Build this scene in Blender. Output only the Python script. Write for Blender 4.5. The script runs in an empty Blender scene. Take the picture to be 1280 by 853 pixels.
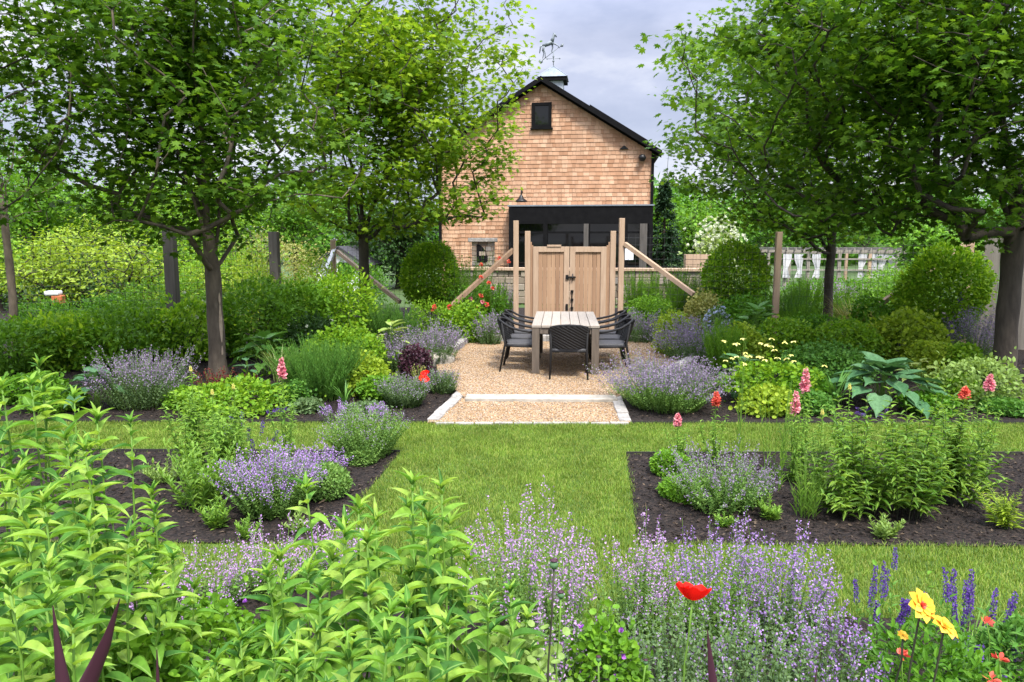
import bpy, math, random
import numpy as np
from math import sin, cos, pi, radians, atan, sqrt

sc = bpy.context.scene
COL = sc.collection

# ------------------------------------------------------------------ camera, light, sky, exposure
CAM_H = 2.1
PITCH = math.atan(126 / 924.0)
F = 924.0
cd = bpy.data.cameras.new('camera')
cd.sensor_width = 36.0
cd.lens = 36.0 * F / 1280.0
cd.clip_start = 0.05
cd.clip_end = 3000
cam = bpy.data.objects.new('camera', cd)
cam.location = (0, 0, CAM_H)
cam.rotation_euler = (pi / 2 - PITCH, 0, 0)
COL.objects.link(cam)
sc.camera = cam

SUN_EL, SUN_AZ = radians(58), radians(158)     # azimuth clockwise from +Y: over the right shoulder, veiled by thin cloud
sl = bpy.data.lights.new('sun', 'SUN')
sl.energy = 2.7
sl.angle = radians(12)
sl.color = (1.0, 0.95, 0.86)
sun = bpy.data.objects.new('sun', sl)
sdir = (sin(SUN_AZ) * cos(SUN_EL), cos(SUN_AZ) * cos(SUN_EL), sin(SUN_EL))
from mathutils import Vector, Matrix
sun.rotation_euler = Vector(sdir).to_track_quat('Z', 'Y').to_euler()
sun.location = (20, -10, 40)
COL.objects.link(sun)

world = bpy.data.worlds.new('World')
sc.world = world
world.use_nodes = True
nt = world.node_tree
nt.nodes.clear()
N = nt.nodes.new
out = N('ShaderNodeOutputWorld')
sky = N('ShaderNodeTexSky')
sky.sky_type = 'NISHITA'
sky.sun_disc = False
sky.sun_elevation = SUN_EL
sky.sun_rotation = SUN_AZ
bg1 = N('ShaderNodeBackground'); bg1.inputs[1].default_value = 0.10
nt.links.new(sky.outputs[0], bg1.inputs[0])
# the cloud deck: grey-lavender stratus, brighter overhead as an overcast sky is
tc = N('ShaderNodeTexCoord')
sep = N('ShaderNodeSeparateXYZ'); nt.links.new(tc.outputs['Generated'], sep.inputs[0])
mp = N('ShaderNodeMapping'); mp.inputs['Scale'].default_value = (1.0, 1.0, 2.6); mp.inputs['Location'].default_value = (0.35, 0.2, 0.1)
nt.links.new(tc.outputs['Generated'], mp.inputs[0])
nz = N('ShaderNodeTexNoise'); nz.inputs['Scale'].default_value = 3.2; nz.inputs['Detail'].default_value = 7; nz.inputs['Roughness'].default_value = 0.55
nt.links.new(mp.outputs[0], nz.inputs['Vector'])
cr = N('ShaderNodeValToRGB')
cr.color_ramp.elements[0].position = 0.36; cr.color_ramp.elements[0].color = (0.40, 0.44, 0.60, 1)
cr.color_ramp.elements[1].position = 0.66; cr.color_ramp.elements[1].color = (0.95, 0.95, 1.0, 1)
e = cr.color_ramp.elements.new(0.5); e.color = (0.56, 0.59, 0.75, 1)
nt.links.new(nz.outputs[0], cr.inputs[0])
el = N('ShaderNodeMapRange'); el.inputs[1].default_value = 0.25; el.inputs[2].default_value = 0.95
el.inputs[3].default_value = 0.44; el.inputs[4].default_value = 2.9
nt.links.new(sep.outputs['Z'], el.inputs[0])
bg2 = N('ShaderNodeBackground')
nt.links.new(cr.outputs[0], bg2.inputs[0])
nt.links.new(el.outputs[0], bg2.inputs[1])
mix = N('ShaderNodeMixShader'); mix.inputs[0].default_value = 0.9
nt.links.new(bg1.outputs[0], mix.inputs[1]); nt.links.new(bg2.outputs[0], mix.inputs[2])
nt.links.new(mix.outputs[0], out.inputs[0])

vs = sc.view_settings
vs.view_transform = 'Standard'
vs.look = 'None'
vs.gamma = 1.0
vs.use_curve_mapping = False
vs.exposure = 1.38
cy = sc.cycles
cy.max_bounces = 6; cy.diffuse_bounces = 4; cy.glossy_bounces = 2; cy.transmission_bounces = 4; cy.transparent_max_bounces = 4
cy.use_denoising = True
cy.sample_clamp_indirect = 4.0

# ------------------------------------------------------------------ helpers
cp, sp_ = cos(PITCH), sin(PITCH)

def ray(px, py):
    u = (px - 640) / F; v = (426.5 - py) / F
    return np.array([u, cp + sp_ * v, -sp_ + cp * v])

def at(px, py, Y):
    r = ray(px, py)
    p = r * (Y / r[1]); p[2] += CAM_H
    return p

def gp(px, py, z=0.0):
    r = ray(px, py)
    p = r * ((z - CAM_H) / r[2]); p[2] += CAM_H
    return p

def nrm(a):
    return a / np.maximum(np.linalg.norm(a, axis=-1, keepdims=True), 1e-9)

class MB:
    def __init__(s):
        s.v = []; s.f = []; s.n = 0; s.rib = []
    def add(s, verts, faces):
        verts = np.asarray(verts, float).reshape(-1, 3)
        s.v.append(verts)
        if isinstance(faces, np.ndarray):
            s.f.append(faces.astype(np.int64) + s.n)
        else:
            by = {}
            for f in faces: by.setdefault(len(f), []).append(f)
            for k in by: s.f.append(np.array(by[k], np.int64) + s.n)
        s.n += len(verts)
    def box(s, c, size, rz=0.0, M=None):
        x, y, z = [q / 2 for q in size]
        v = np.array([(-x,-y,-z),(x,-y,-z),(x,y,-z),(-x,y,-z),(-x,-y,z),(x,-y,z),(x,y,z),(-x,y,z)])
        if M is not None: v = v @ np.array(M).T
        if rz:
            R = np.array([[cos(rz), -sin(rz), 0], [sin(rz), cos(rz), 0], [0, 0, 1]]); v = v @ R.T
        s.add(v + np.array(c), [(0,3,2,1),(4,5,6,7),(0,1,5,4),(1,2,6,5),(2,3,7,6),(3,0,4,7)])
    def beam(s, a, b, w, t, up=(0, 0, 1)):
        """square bar from a to b"""
        a = np.array(a, float); b = np.array(b, float); d = b - a; L = np.linalg.norm(d); d = d / L
        x = np.cross(d, up)
        if np.linalg.norm(x) < 1e-3: x = np.cross(d, (0, 1, 0))
        x /= np.linalg.norm(x); y = np.cross(x, d)
        M = np.stack([x * 1.0, d, y], axis=1)
        s.box((a + b) / 2, (w, L, t), M=M)
    def tube(s, pts, rad, k=8, cap=True):
        P = np.array(pts, float); m = len(P)
        R = np.broadcast_to(np.asarray(rad, float), (m,))
        D = nrm(np.gradient(P, axis=0))
        ref = np.array([0.0, 0, 1]) if abs(D[0][2]) < 0.9 else np.array([1.0, 0, 0])
        X = np.zeros_like(P); x = np.cross(D[0], ref); x /= np.linalg.norm(x)
        for i in range(m):
            x = x - D[i] * x.dot(D[i]); x /= max(np.linalg.norm(x), 1e-9); X[i] = x
        Yv = np.cross(D, X)
        a = np.arange(k) * 2 * pi / k
        V = P[:, None] + R[:, None, None] * (np.cos(a)[None, :, None] * X[:, None] + np.sin(a)[None, :, None] * Yv[:, None])
        f = []
        for i in range(m - 1):
            for j in range(k):
                j2 = (j + 1) % k
                f.append((i*k+j, i*k+j2, (i+1)*k+j2, (i+1)*k+j))
        if cap:
            f.append(tuple(range(k))[::-1]); f.append(tuple((m-1)*k + j for j in range(k)))
        s.add(V.reshape(-1, 3), f)
    def tubes(s, P, R, k=3):
        """many thin upright stems at once: P (n,m,3), R (m,) or (n,m)"""
        n, m = P.shape[:2]
        R = np.broadcast_to(np.asarray(R, float), (n, m))
        a = np.arange(k) * 2 * pi / k
        off = np.stack([np.cos(a), np.sin(a), 0 * a], 1)
        V = P[:, :, None, :] + R[:, :, None, None] * off
        base = (np.arange(n) * m * k)[:, None, None]
        i = np.arange(m - 1)[None, :, None]; j = np.arange(k)[None, None, :]; j2 = (j + 1) % k
        q = np.stack([base + i*k + j, base + i*k + j2, base + (i+1)*k + j2, base + (i+1)*k + j], -1)
        s.add(V.reshape(-1, 3), q.reshape(-1, 4))
    def edges(s, A, B, ra, rb, k=5):
        """many tapered limbs at once"""
        D = nrm(B - A)
        ref = np.where(np.abs(D[:, 2:3]) > 0.9, np.array([[1.0, 0, 0]]), np.array([[0, 0, 1.0]]))
        X = nrm(np.cross(D, ref)); Yv = np.cross(D, X)
        a = np.arange(k) * 2 * pi / k
        c = np.cos(a)[None, :, None]; sn = np.sin(a)[None, :, None]
        o = c * X[:, None] + sn * Yv[:, None]
        V = np.concatenate([A[:, None] + ra[:, None, None] * o, B[:, None] + rb[:, None, None] * o], 1)
        n = len(A); base = (np.arange(n) * 2 * k)[:, None]
        j = np.arange(k)[None]; j2 = (j + 1) % k
        q = np.stack([base + j, base + j2, base + k + j2, base + k + j], -1)
        s.add(V.reshape(-1, 3), q.reshape(-1, 4))
    def lathe(s, prof, c=(0, 0, 0), k=16):
        prof = np.array(prof, float); m = len(prof)
        a = np.arange(k) * 2 * pi / k
        V = np.stack([prof[:, 0:1] * np.cos(a), prof[:, 0:1] * np.sin(a), np.repeat(prof[:, 1:2], k, 1)], -1) + np.array(c)
        f = []
        for i in range(m - 1):
            for j in range(k):
                j2 = (j + 1) % k
                f.append((i*k+j, i*k+j2, (i+1)*k+j2, (i+1)*k+j))
        s.add(V.reshape(-1, 3), f)
    def poly(s, pts, z0, z1=None):
        """flat polygon, or a prism when z1 is given"""
        pts = np.array(pts, float)[:, :2]; n = len(pts)
        top = np.c_[pts, np.full(n, z0 if z1 is None else z1)]
        if z1 is None:
            s.add(top, [tuple(range(n))])
        else:
            bot = np.c_[pts, np.full(n, z0)]
            f = [tuple(range(n, 2*n))] + [(i, (i+1) % n, n + (i+1) % n, n + i) for i in range(n)]
            s.add(np.r_[bot, top], f)
    def leaves(s, T, pos, d, up, L, W):
        tv, tf = T
        n = len(pos)
        if n == 0: return
        d = nrm(d); side = np.cross(d, up)
        bad = np.linalg.norm(side, axis=1) < 1e-4
        side[bad] = (1, 0, 0)
        side = nrm(side); nn = np.cross(side, d)
        L = np.broadcast_to(np.asarray(L, float), (n,))[:, None, None]
        W = np.broadcast_to(np.asarray(W, float), (n,))[:, None, None]
        V = pos[:, None] + tv[None, :, 0:1] * W * side[:, None] + tv[None, :, 1:2] * L * d[:, None] + tv[None, :, 2:3] * L * nn[:, None]
        s.rib.append((s.n, np.tile(np.abs(tv[:, 0]) * 2, n)))
        Fc = (np.arange(n) * len(tv))[:, None, None] + tf[None]
        s.add(V.reshape(-1, 3), Fc.reshape(-1, tf.shape[1]))
    def mesh(s, name, smooth=False):
        me = bpy.data.meshes.new(name)
        if s.n == 0: return me
        V = np.concatenate(s.v)
        me.vertices.add(len(V)); me.vertices.foreach_set('co', V.astype(np.float32).ravel())
        idx = np.concatenate([f.ravel() for f in s.f])
        tot = np.concatenate([np.full(len(f), f.shape[1]) for f in s.f])
        st = np.r_[0, np.cumsum(tot)[:-1]]
        me.loops.add(len(idx)); me.loops.foreach_set('vertex_index', idx.astype(np.int32))
        me.polygons.add(len(tot)); me.polygons.foreach_set('loop_start', st.astype(np.int32))
        me.polygons.foreach_set('use_smooth', np.full(len(tot), smooth))
        me.update(calc_edges=True)
        if smooth and s.rib:
            A = np.ones(len(V), np.float32)
            for i, a in s.rib: A[i:i + len(a)] = a
            me.attributes.new('across', 'FLOAT', 'POINT').data.foreach_set('value', A)
        return me
    def build(s, name, mat, parent=None, smooth=False, bevel=0.0, kind=None, label=None):
        me = s.mesh(name, smooth)
        me.materials.append(mat)
        o = bpy.data.objects.new(name, me); COL.objects.link(o)
        if parent is not None: o.parent = parent
        if bevel:
            b = o.modifiers.new('bevel', 'BEVEL'); b.width = bevel; b.segments = 2; b.limit_method = 'ANGLE'
        if kind: o['kind'] = kind
        if label: o['label'] = label
        return o

def tag(o, label, cat, group=None, kind=None):
    if label: o['label'] = label
    if cat: o['category'] = cat
    if group: o['group'] = group
    if kind: o['kind'] = kind
    return o

def empty(name, loc, rz=0.0, label=None, cat=None, group=None):
    o = bpy.data.objects.new(name, None); COL.objects.link(o)
    o.location = tuple(float(q) for q in loc); o.rotation_euler = (0, 0, rz)
    o.empty_display_size = 0.2
    return tag(o, label, cat, group)

def dup(root, loc, rz, label=None):
    r = root.copy(); COL.objects.link(r); r.location = loc; r.rotation_euler = (0, 0, rz)
    if label: r['label'] = label
    for ch in list(root.children):
        c = ch.copy(); COL.objects.link(c); c.parent = r
        for g in list(ch.children):
            q = g.copy(); COL.objects.link(q); q.parent = c
    return r

# ------------------------------------------------------------------ materials
def newmat(name):
    m = bpy.data.materials.new(name); m.use_nodes = True
    t = m.node_tree; t.nodes.clear()
    o = t.nodes.new('ShaderNodeOutputMaterial')
    return m, t, o

def c4(c): return (c[0], c[1], c[2], 1)

def leafmat(name, stops, trans=0.35, rough=0.5, spec=0.35, tcol=1.25, vein=None):
    """leaf colour differs leaf by leaf (one random value per leaf); light passes through the blade"""
    m, t, o = newmat(name)
    g = t.nodes.new('ShaderNodeNewGeometry')
    r = t.nodes.new('ShaderNodeValToRGB')
    els = r.color_ramp.elements
    els[0].position = 0; els[0].color = c4(stops[0])
    els[1].position = 1; els[1].color = c4(stops[-1])
    for i, c in enumerate(stops[1:-1]):
        els.new((i + 1) / (len(stops) - 1)).color = c4(c)
    t.links.new(g.outputs['Random Per Island'], r.inputs[0])
    p = t.nodes.new('ShaderNodeBsdfPrincipled')
    p.inputs['Roughness'].default_value = rough
    p.inputs['Specular IOR Level'].default_value = spec * .5
    colour = r.outputs[0]
    if vein:
        # pale midrib, and faint mottling between the side veins
        at_ = t.nodes.new('ShaderNodeAttribute'); at_.attribute_name = 'across'
        mr = t.nodes.new('ShaderNodeMapRange'); mr.inputs[1].default_value = .02; mr.inputs[2].default_value = .12; mr.inputs[3].default_value = .75; mr.inputs[4].default_value = 0
        t.links.new(at_.outputs['Fac'], mr.inputs[0])
        tcn = t.nodes.new('ShaderNodeTexCoord'); nz = t.nodes.new('ShaderNodeTexNoise'); nz.inputs['Scale'].default_value = 38; nz.inputs['Detail'].default_value = 4
        t.links.new(tcn.outputs['Object'], nz.inputs['Vector'])
        hs = t.nodes.new('ShaderNodeHueSaturation'); t.links.new(colour, hs.inputs['Color'])
        m2 = t.nodes.new('ShaderNodeMapRange'); m2.inputs[1].default_value = .3; m2.inputs[2].default_value = .7; m2.inputs[3].default_value = .72; m2.inputs[4].default_value = 1.22
        t.links.new(nz.outputs[0], m2.inputs[0]); t.links.new(m2.outputs[0], hs.inputs['Value'])
        mv = t.nodes.new('ShaderNodeMix'); mv.data_type = 'RGBA'; mv.inputs[7].default_value = c4(vein)
        t.links.new(mr.outputs[0], mv.inputs[0]); t.links.new(hs.outputs[0], mv.inputs[6]); colour = mv.outputs[2]
        bp = t.nodes.new('ShaderNodeBump'); bp.inputs['Strength'].default_value = .35; bp.inputs['Distance'].default_value = .006
        t.links.new(nz.outputs[0], bp.inputs['Height']); t.links.new(bp.outputs[0], p.inputs['Normal'])
    t.links.new(colour, p.inputs['Base Color'])
    tr = t.nodes.new('ShaderNodeBsdfTranslucent')
    mu = t.nodes.new('ShaderNodeMix'); mu.data_type = 'RGBA'; mu.blend_type = 'MULTIPLY'; mu.inputs[0].default_value = 1
    t.links.new(colour, mu.inputs[6]); mu.inputs[7].default_value = (tcol * 1.15, tcol * 1.1, tcol * 0.6, 1)
    t.links.new(mu.outputs[2], tr.inputs[0])
    mx = t.nodes.new('ShaderNodeMixShader'); mx.inputs[0].default_value = trans
    t.links.new(p.outputs[0], mx.inputs[1]); t.links.new(tr.outputs[0], mx.inputs[2])
    t.links.new(mx.outputs[0], o.inputs[0])
    return m

def patchy(m, scale, lo, hi, stretch=(1, 1, 1)):
    """broad natural variation of tone over the whole surface"""
    t = m.node_tree; r = [n for n in t.nodes if n.type == 'VALTORGB'][0]
    tcn = t.nodes.new('ShaderNodeTexCoord'); mpn = t.nodes.new('ShaderNodeMapping'); mpn.inputs['Scale'].default_value = stretch
    t.links.new(tcn.outputs['Object'], mpn.inputs[0])
    nz = t.nodes.new('ShaderNodeTexNoise'); nz.inputs['Scale'].default_value = scale; nz.inputs['Detail'].default_value = 5; nz.inputs['Roughness'].default_value = .65
    t.links.new(mpn.outputs[0], nz.inputs['Vector'])
    mr = t.nodes.new('ShaderNodeMapRange'); mr.inputs[1].default_value = .3; mr.inputs[2].default_value = .7; mr.inputs[3].default_value = lo; mr.inputs[4].default_value = hi
    t.links.new(nz.outputs[0], mr.inputs[0])
    hs = t.nodes.new('ShaderNodeHueSaturation')
    dst = [l.to_socket for l in r.outputs[0].links]
    t.links.new(r.outputs[0], hs.inputs['Color']); t.links.new(mr.outputs[0], hs.inputs['Value'])
    for d in dst: t.links.new(hs.outputs[0], d)

def petalmat(name, stops, trans=0.3):
    m = leafmat(name, stops, trans, 0.6, 0.2, 1.0)
    for n in m.node_tree.nodes:
        if n.type == 'MIX': n.inputs[7].default_value = (1, 1, 1, 1)
    return m

def stdmat(name, col, col2=None, scale=8, rough=0.7, stretch=(1, 1, 1), bump=0.0, bscale=None, island=0.0, metallic=0.0, spec=0.4, detail=5):
    m, t, o = newmat(name)
    p = t.nodes.new('ShaderNodeBsdfPrincipled')
    p.inputs['Roughness'].default_value = rough; p.inputs['Metallic'].default_value = metallic
    p.inputs['Specular IOR Level'].default_value = spec
    t.links.new(p.outputs[0], o.inputs[0])
    if col2 is None:
        p.inputs['Base Color'].default_value = c4(col)
        return m
    tcn = t.nodes.new('ShaderNodeTexCoord'); mpn = t.nodes.new('ShaderNodeMapping')
    mpn.inputs['Scale'].default_value = stretch
    t.links.new(tcn.outputs['Object'], mpn.inputs[0])
    nz = t.nodes.new('ShaderNodeTexNoise'); nz.inputs['Scale'].default_value = scale; nz.inputs['Detail'].default_value = detail
    nz.inputs['Roughness'].default_value = 0.6
    t.links.new(mpn.outputs[0], nz.inputs['Vector'])
    rm = t.nodes.new('ShaderNodeMapRange'); rm.inputs[1].default_value = 0.3; rm.inputs[2].default_value = 0.7
    t.links.new(nz.outputs[0], rm.inputs[0])
    fac = rm.outputs[0]
    if island:
        g = t.nodes.new('ShaderNodeNewGeometry')
        a = t.nodes.new('ShaderNodeMix'); a.data_type = 'FLOAT'; a.inputs[0].default_value = island
        t.links.new(fac, a.inputs[2]); t.links.new(g.outputs['Random Per Island'], a.inputs[3]); fac = a.outputs[0]
    mx = t.nodes.new('ShaderNodeMix'); mx.data_type = 'RGBA'
    mx.inputs[6].default_value = c4(col); mx.inputs[7].default_value = c4(col2)
    t.links.new(fac, mx.inputs[0]); t.links.new(mx.outputs[2], p.inputs['Base Color'])
    if bump:
        b = t.nodes.new('ShaderNodeBump'); b.inputs['Strength'].default_value = bump; b.inputs['Distance'].default_value = 0.02
        src = nz
        if bscale:
            src = t.nodes.new('ShaderNodeTexNoise'); src.inputs['Scale'].default_value = bscale; src.inputs['Detail'].default_value = 6
            t.links.new(mpn.outputs[0], src.inputs['Vector'])
        t.links.new(src.outputs[0], b.inputs['Height']); t.links.new(b.outputs[0], p.inputs['Normal'])
    return m

def cellmat(name, cols, scale, bump=0.6, rough=0.75, dist=0.01):
    """pebbles or chips: one colour per voronoi cell, rounded bump"""
    m, t, o = newmat(name)
    p = t.nodes.new('ShaderNodeBsdfPrincipled'); p.inputs['Roughness'].default_value = rough
    p.inputs['Specular IOR Level'].default_value = 0.3
    t.links.new(p.outputs[0], o.inputs[0])
    tcn = t.nodes.new('ShaderNodeTexCoord')
    v = t.nodes.new('ShaderNodeTexVoronoi'); v.inputs['Scale'].default_value = scale
    t.links.new(tcn.outputs['Object'], v.inputs['Vector'])
    sx = t.nodes.new('ShaderNodeSeparateColor'); t.links.new(v.outputs['Color'], sx.inputs[0])
    r = t.nodes.new('ShaderNodeValToRGB'); r.color_ramp.interpolation = 'CONSTANT'
    els = r.color_ramp.elements
    els[0].color = c4(cols[0]); els[0].position = 0
    els[1].color = c4(cols[1]); els[1].position = 1 / len(cols)
    for i, c in enumerate(cols[2:]): els.new((i + 2) / len(cols)).color = c4(c)
    t.links.new(sx.outputs[0], r.inputs[0])
    t.links.new(r.outputs[0], p.inputs['Base Color'])
    b = t.nodes.new('ShaderNodeBump'); b.inputs['Strength'].default_value = bump; b.inputs['Distance'].default_value = dist; b.invert = True
    t.links.new(v.outputs['Distance'], b.inputs['Height']); t.links.new(b.outputs[0], p.inputs['Normal'])
    return m

def islandmat(name, stops, rough=0.8, spec=0.3):
    m, t, o = newmat(name)
    g = t.nodes.new('ShaderNodeNewGeometry'); r = t.nodes.new('ShaderNodeValToRGB')
    els = r.color_ramp.elements
    els[0].position = 0; els[0].color = c4(stops[0]); els[1].position = 1; els[1].color = c4(stops[-1])
    for i, c in enumerate(stops[1:-1]): els.new((i + 1) / (len(stops) - 1)).color = c4(c)
    t.links.new(g.outputs['Random Per Island'], r.inputs[0])
    p = t.nodes.new('ShaderNodeBsdfPrincipled'); p.inputs['Roughness'].default_value = rough; p.inputs['Specular IOR Level'].default_value = spec
    t.links.new(r.outputs[0], p.inputs['Base Color']); t.links.new(p.outputs[0], o.inputs[0])
    return m

M = {}
# foliage
M['maple'] = leafmat('maple_leaf', [(.038,.095,.008), (.055,.13,.011), (.085,.175,.015), (.13,.235,.02)], .42, .5, .2)
M['maple_light'] = leafmat('light_maple_leaf', [(.08,.17,.011), (.13,.24,.016), (.20,.32,.024), (.27,.38,.03)], .45, .5, .2)
M['maple_mid'] = leafmat('mid_maple_leaf', [(.045,.115,.009), (.075,.17,.013), (.115,.23,.018), (.17,.29,.024)], .44, .5, .2)
M['hedge'] = leafmat('hedge_leaf', [(.04,.125,.008), (.07,.185,.012), (.11,.25,.018)], .35, .45)
M['bright'] = leafmat('bright_leaf', [(.07,.17,.012), (.11,.25,.018), (.17,.33,.025)], .35, .5)
M['clipped'] = leafmat('clipped_shrub_leaf', [(.09,.22,.010), (.18,.34,.018), (.31,.47,.035)], .42, .5)
M['lime'] = leafmat('lime_leaf', [(.15,.24,.018), (.22,.33,.025), (.32,.42,.04)], .35, .5)
M['yellowgreen'] = leafmat('yellow_green_leaf', [(.085,.20,.012), (.14,.28,.016), (.22,.36,.022)], .35, .5)
M['dark'] = leafmat('dark_leaf', [(.018,.05,.010), (.03,.075,.014), (.045,.10,.02)], .2, .45)
M['spruce'] = leafmat('spruce_needle', [(.012,.035,.016), (.022,.055,.022), (.035,.075,.03)], .1, .6)
M['mint'] = leafmat('catmint_leaf', [(.075,.135,.05), (.11,.18,.07), (.16,.24,.10)], .25, .6, .25)
M['mint_green'] = leafmat('green_catmint_leaf', [(.08,.17,.035), (.13,.24,.05), (.20,.32,.08)], .3, .6, .25)
M['tall'] = leafmat('tall_perennial_leaf', [(.05,.15,.03), (.09,.22,.028), (.15,.30,.035), (.22,.37,.05), (.30,.43,.075)], .40, .6, .2, vein=(.26,.40,.11))
M['phlox'] = leafmat('phlox_leaf', [(.06,.15,.015), (.11,.22,.025), (.19,.31,.04)], .35, .45, .4, vein=(.25,.36,.10))
M['lance'] = leafmat('snapdragon_leaf', [(.10,.21,.03), (.16,.30,.04), (.23,.37,.06)], .35, .5)
M['hosta_blue'] = leafmat('blue_hosta_leaf', [(.05,.13,.055), (.07,.165,.07), (.10,.20,.09)], .2, .5, .3, vein=(.10,.20,.09))
M['hosta'] = leafmat('green_hosta_leaf', [(.06,.16,.03), (.09,.22,.04), (.13,.27,.05)], .25, .4, .4)
M['hosta_pale'] = leafmat('pale_hosta_leaf', [(.20,.30,.07), (.28,.37,.10), (.40,.47,.2)], .25, .4, .4)
M['feather'] = leafmat('feathery_leaf', [(.05,.15,.02), (.08,.20,.03), (.12,.26,.04)], .3, .5)
M['straw'] = leafmat('straw_leaf', [(.17,.20,.05), (.24,.25,.07), (.32,.31,.10)], .3, .6)
M['darkpurple'] = leafmat('dark_purple_leaf', [(.03,.012,.02), (.05,.02,.03), (.08,.03,.045)], .15, .4)
M['redleaf'] = leafmat('red_leaf', [(.10,.015,.02), (.18,.03,.03), (.26,.05,.05)], .3, .5)
M['stem'] = leafmat('green_stem', [(.10,.20,.03), (.14,.26,.04)], .1, .5)
M['stem_dark'] = leafmat('dark_stem', [(.03,.035,.02), (.05,.05,.03)], .0, .6)
M['grass'] = leafmat('grass_blade', [(.075,.15,.016), (.12,.21,.023), (.175,.265,.032), (.29,.31,.08)], .3, .55)
# petals
M['lav'] = petalmat('lavender_petal', [(.24,.13,.38), (.35,.21,.48), (.47,.32,.57)])
M['lav_grey'] = petalmat('grey_lavender_petal', [(.17,.125,.20), (.25,.19,.29), (.34,.28,.38)])
M['lav_pink'] = petalmat('pinkish_lavender_petal', [(.34,.18,.40), (.44,.27,.50), (.55,.37,.58)])
M['violet'] = petalmat('violet_petal', [(.07,.03,.19), (.12,.055,.30), (.19,.10,.40)])
M['pink'] = petalmat('pink_petal', [(.55,.10,.17), (.72,.20,.27), (.82,.40,.42), (.80,.33,.36), (.85,.52,.50)])
M['coral'] = petalmat('coral_petal', [(.62,.07,.05), (.75,.14,.09), (.82,.26,.18)])
M['red'] = petalmat('red_petal', [(.78,.010,.006), (.85,.02,.01)], .25)
M['yellow'] = petalmat('yellow_petal', [(.72,.36,.04), (.80,.50,.04), (.86,.62,.10)])
M['paleyellow'] = petalmat('pale_yellow_petal', [(.75,.70,.18), (.82,.78,.30)])
M['white'] = petalmat('white_petal', [(.55,.60,.42), (.74,.76,.60)])
M['paleblue'] = petalmat('pale_blue_petal', [(.42,.47,.62), (.55,.6,.72)])
M['magenta'] = petalmat('magenta_petal', [(.38,.10,.55), (.50,.18,.66)])
# wood, stone, metal
M['bark'] = stdmat('bark', (.055,.042,.03), (.15,.12,.085), 7, .9, (1, 1, .35), .7, 30)
M['bark_dark'] = stdmat('dark_bark', (.028,.022,.017), (.08,.064,.048), 7, .9, (1, 1, .35), .7, 30)
M['cedar'] = islandmat('cedar_shingle', [(.32,.165,.088), (.40,.222,.128), (.455,.268,.162), (.52,.33,.21), (.37,.198,.11), (.475,.29,.18)], .75)
M['black'] = stdmat('black_paint', (.004,.004,.0045), (.008,.008,.0085), 5, .8, spec=.08)
M['glass'] = stdmat('dark_glass', (.003,.0035,.004), None, rough=.05, spec=.5)
M['roof'] = stdmat('roof_shingle', (.025,.025,.028), (.05,.05,.055), 6, .85)
M['zinc'] = stdmat('zinc_sheet', (.15,.18,.21), (.22,.25,.28), 4, .5, metallic=.2)
M['offwhite'] = stdmat('grey_paint', (.34,.37,.40), (.42,.45,.48), 4, .6)
M['whitepaint'] = stdmat('white_paint', (.72,.73,.75), (.8,.8,.8), 3, .6)
M['verdigris'] = stdmat('weathered_metal', (.12,.14,.15), (.2,.23,.24), 9, .5, metallic=.5)
M['wood'] = stdmat('gate_wood', (.20,.108,.06), (.41,.26,.155), 5, .7, (3, 3, .25), .15, 40, island=.65)
M['wood_pale'] = stdmat('pale_wood', (.32,.215,.14), (.46,.335,.235), 5, .7, (4, 4, .4), .12, 40, island=.3)
M['wood_grey'] = stdmat('grey_wood', (.16,.14,.12), (.32,.29,.25), 5, .85, (4, 4, .3), .3, 40, island=.5)
M['wood_dark'] = stdmat('dark_wood', (.055,.048,.042), (.10,.09,.08), 5, .8, (4, 4, .3), .2, 40)
M['wood_brown'] = stdmat('brown_wood', (.16,.10,.06), (.26,.17,.11), 5, .8, (4, 4, .3), .2, 40)
M['tabletop'] = stdmat('table_board', (.21,.18,.145), (.34,.30,.25), 6, .6, (8, .6, 8), .12, 50, island=.4)
M['tableleg'] = stdmat('table_leg', (.08,.063,.048), (.13,.105,.08), 6, .65, (6, 6, .6), .12, 50)
M['granite'] = stdmat('granite', (.13,.125,.115), (.42,.39,.35), 11, .9, (1, 1, 1), .5, 40, island=.3)
M['step'] = stdmat('step_stone', (.22,.20,.165), (.42,.385,.32), 7, .9, (1, 1, 1), .3, 40)
M['fieldstone'] = islandmat('field_stone', [(.14,.11,.085), (.22,.18,.135), (.30,.25,.19), (.18,.165,.15)], .9)
M['wire'] = stdmat('wire', (.03,.03,.03), None, rough=.6)
M['curtain'] = stdmat('curtain_cloth', (.50,.50,.52), (.60,.60,.61), 3, .8)
M['iron'] = stdmat('black_iron', (.012,.012,.012), None, rough=.4, metallic=.3)
M['rattan'] = stdmat('black_weave', (.005,.005,.0055), (.018,.0175,.0175), 60, .5, (1, 1, 3), .5, 90, spec=.3)
M['seatpad'] = stdmat('seat_weave', (.03,.03,.032), (.07,.07,.072), 70, .6, (1, 1, 1), .4, 90)
M['paper'] = stdmat('paper', (.75,.76,.8), (.8,.8,.83), 2, .7)
M['mulch'] = cellmat('mulch', [(.006,.004,.003), (.011,.007,.005), (.017,.011,.008), (.008,.0055,.0045), (.028,.019,.014)], 55, .9, .95, .015)
M['chip'] = islandmat('bark_chip', [(.006,.004,.003), (.013,.008,.006), (.022,.015,.010), (.012,.008,.006), (.09,.065,.042)], .9)
M['gravel'] = cellmat('gravel', [(.23,.15,.085), (.31,.21,.125), (.36,.27,.18), (.18,.11,.06), (.40,.32,.24), (.14,.12,.105), (.28,.175,.095)], 75, .9, .8, .008)
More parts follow.
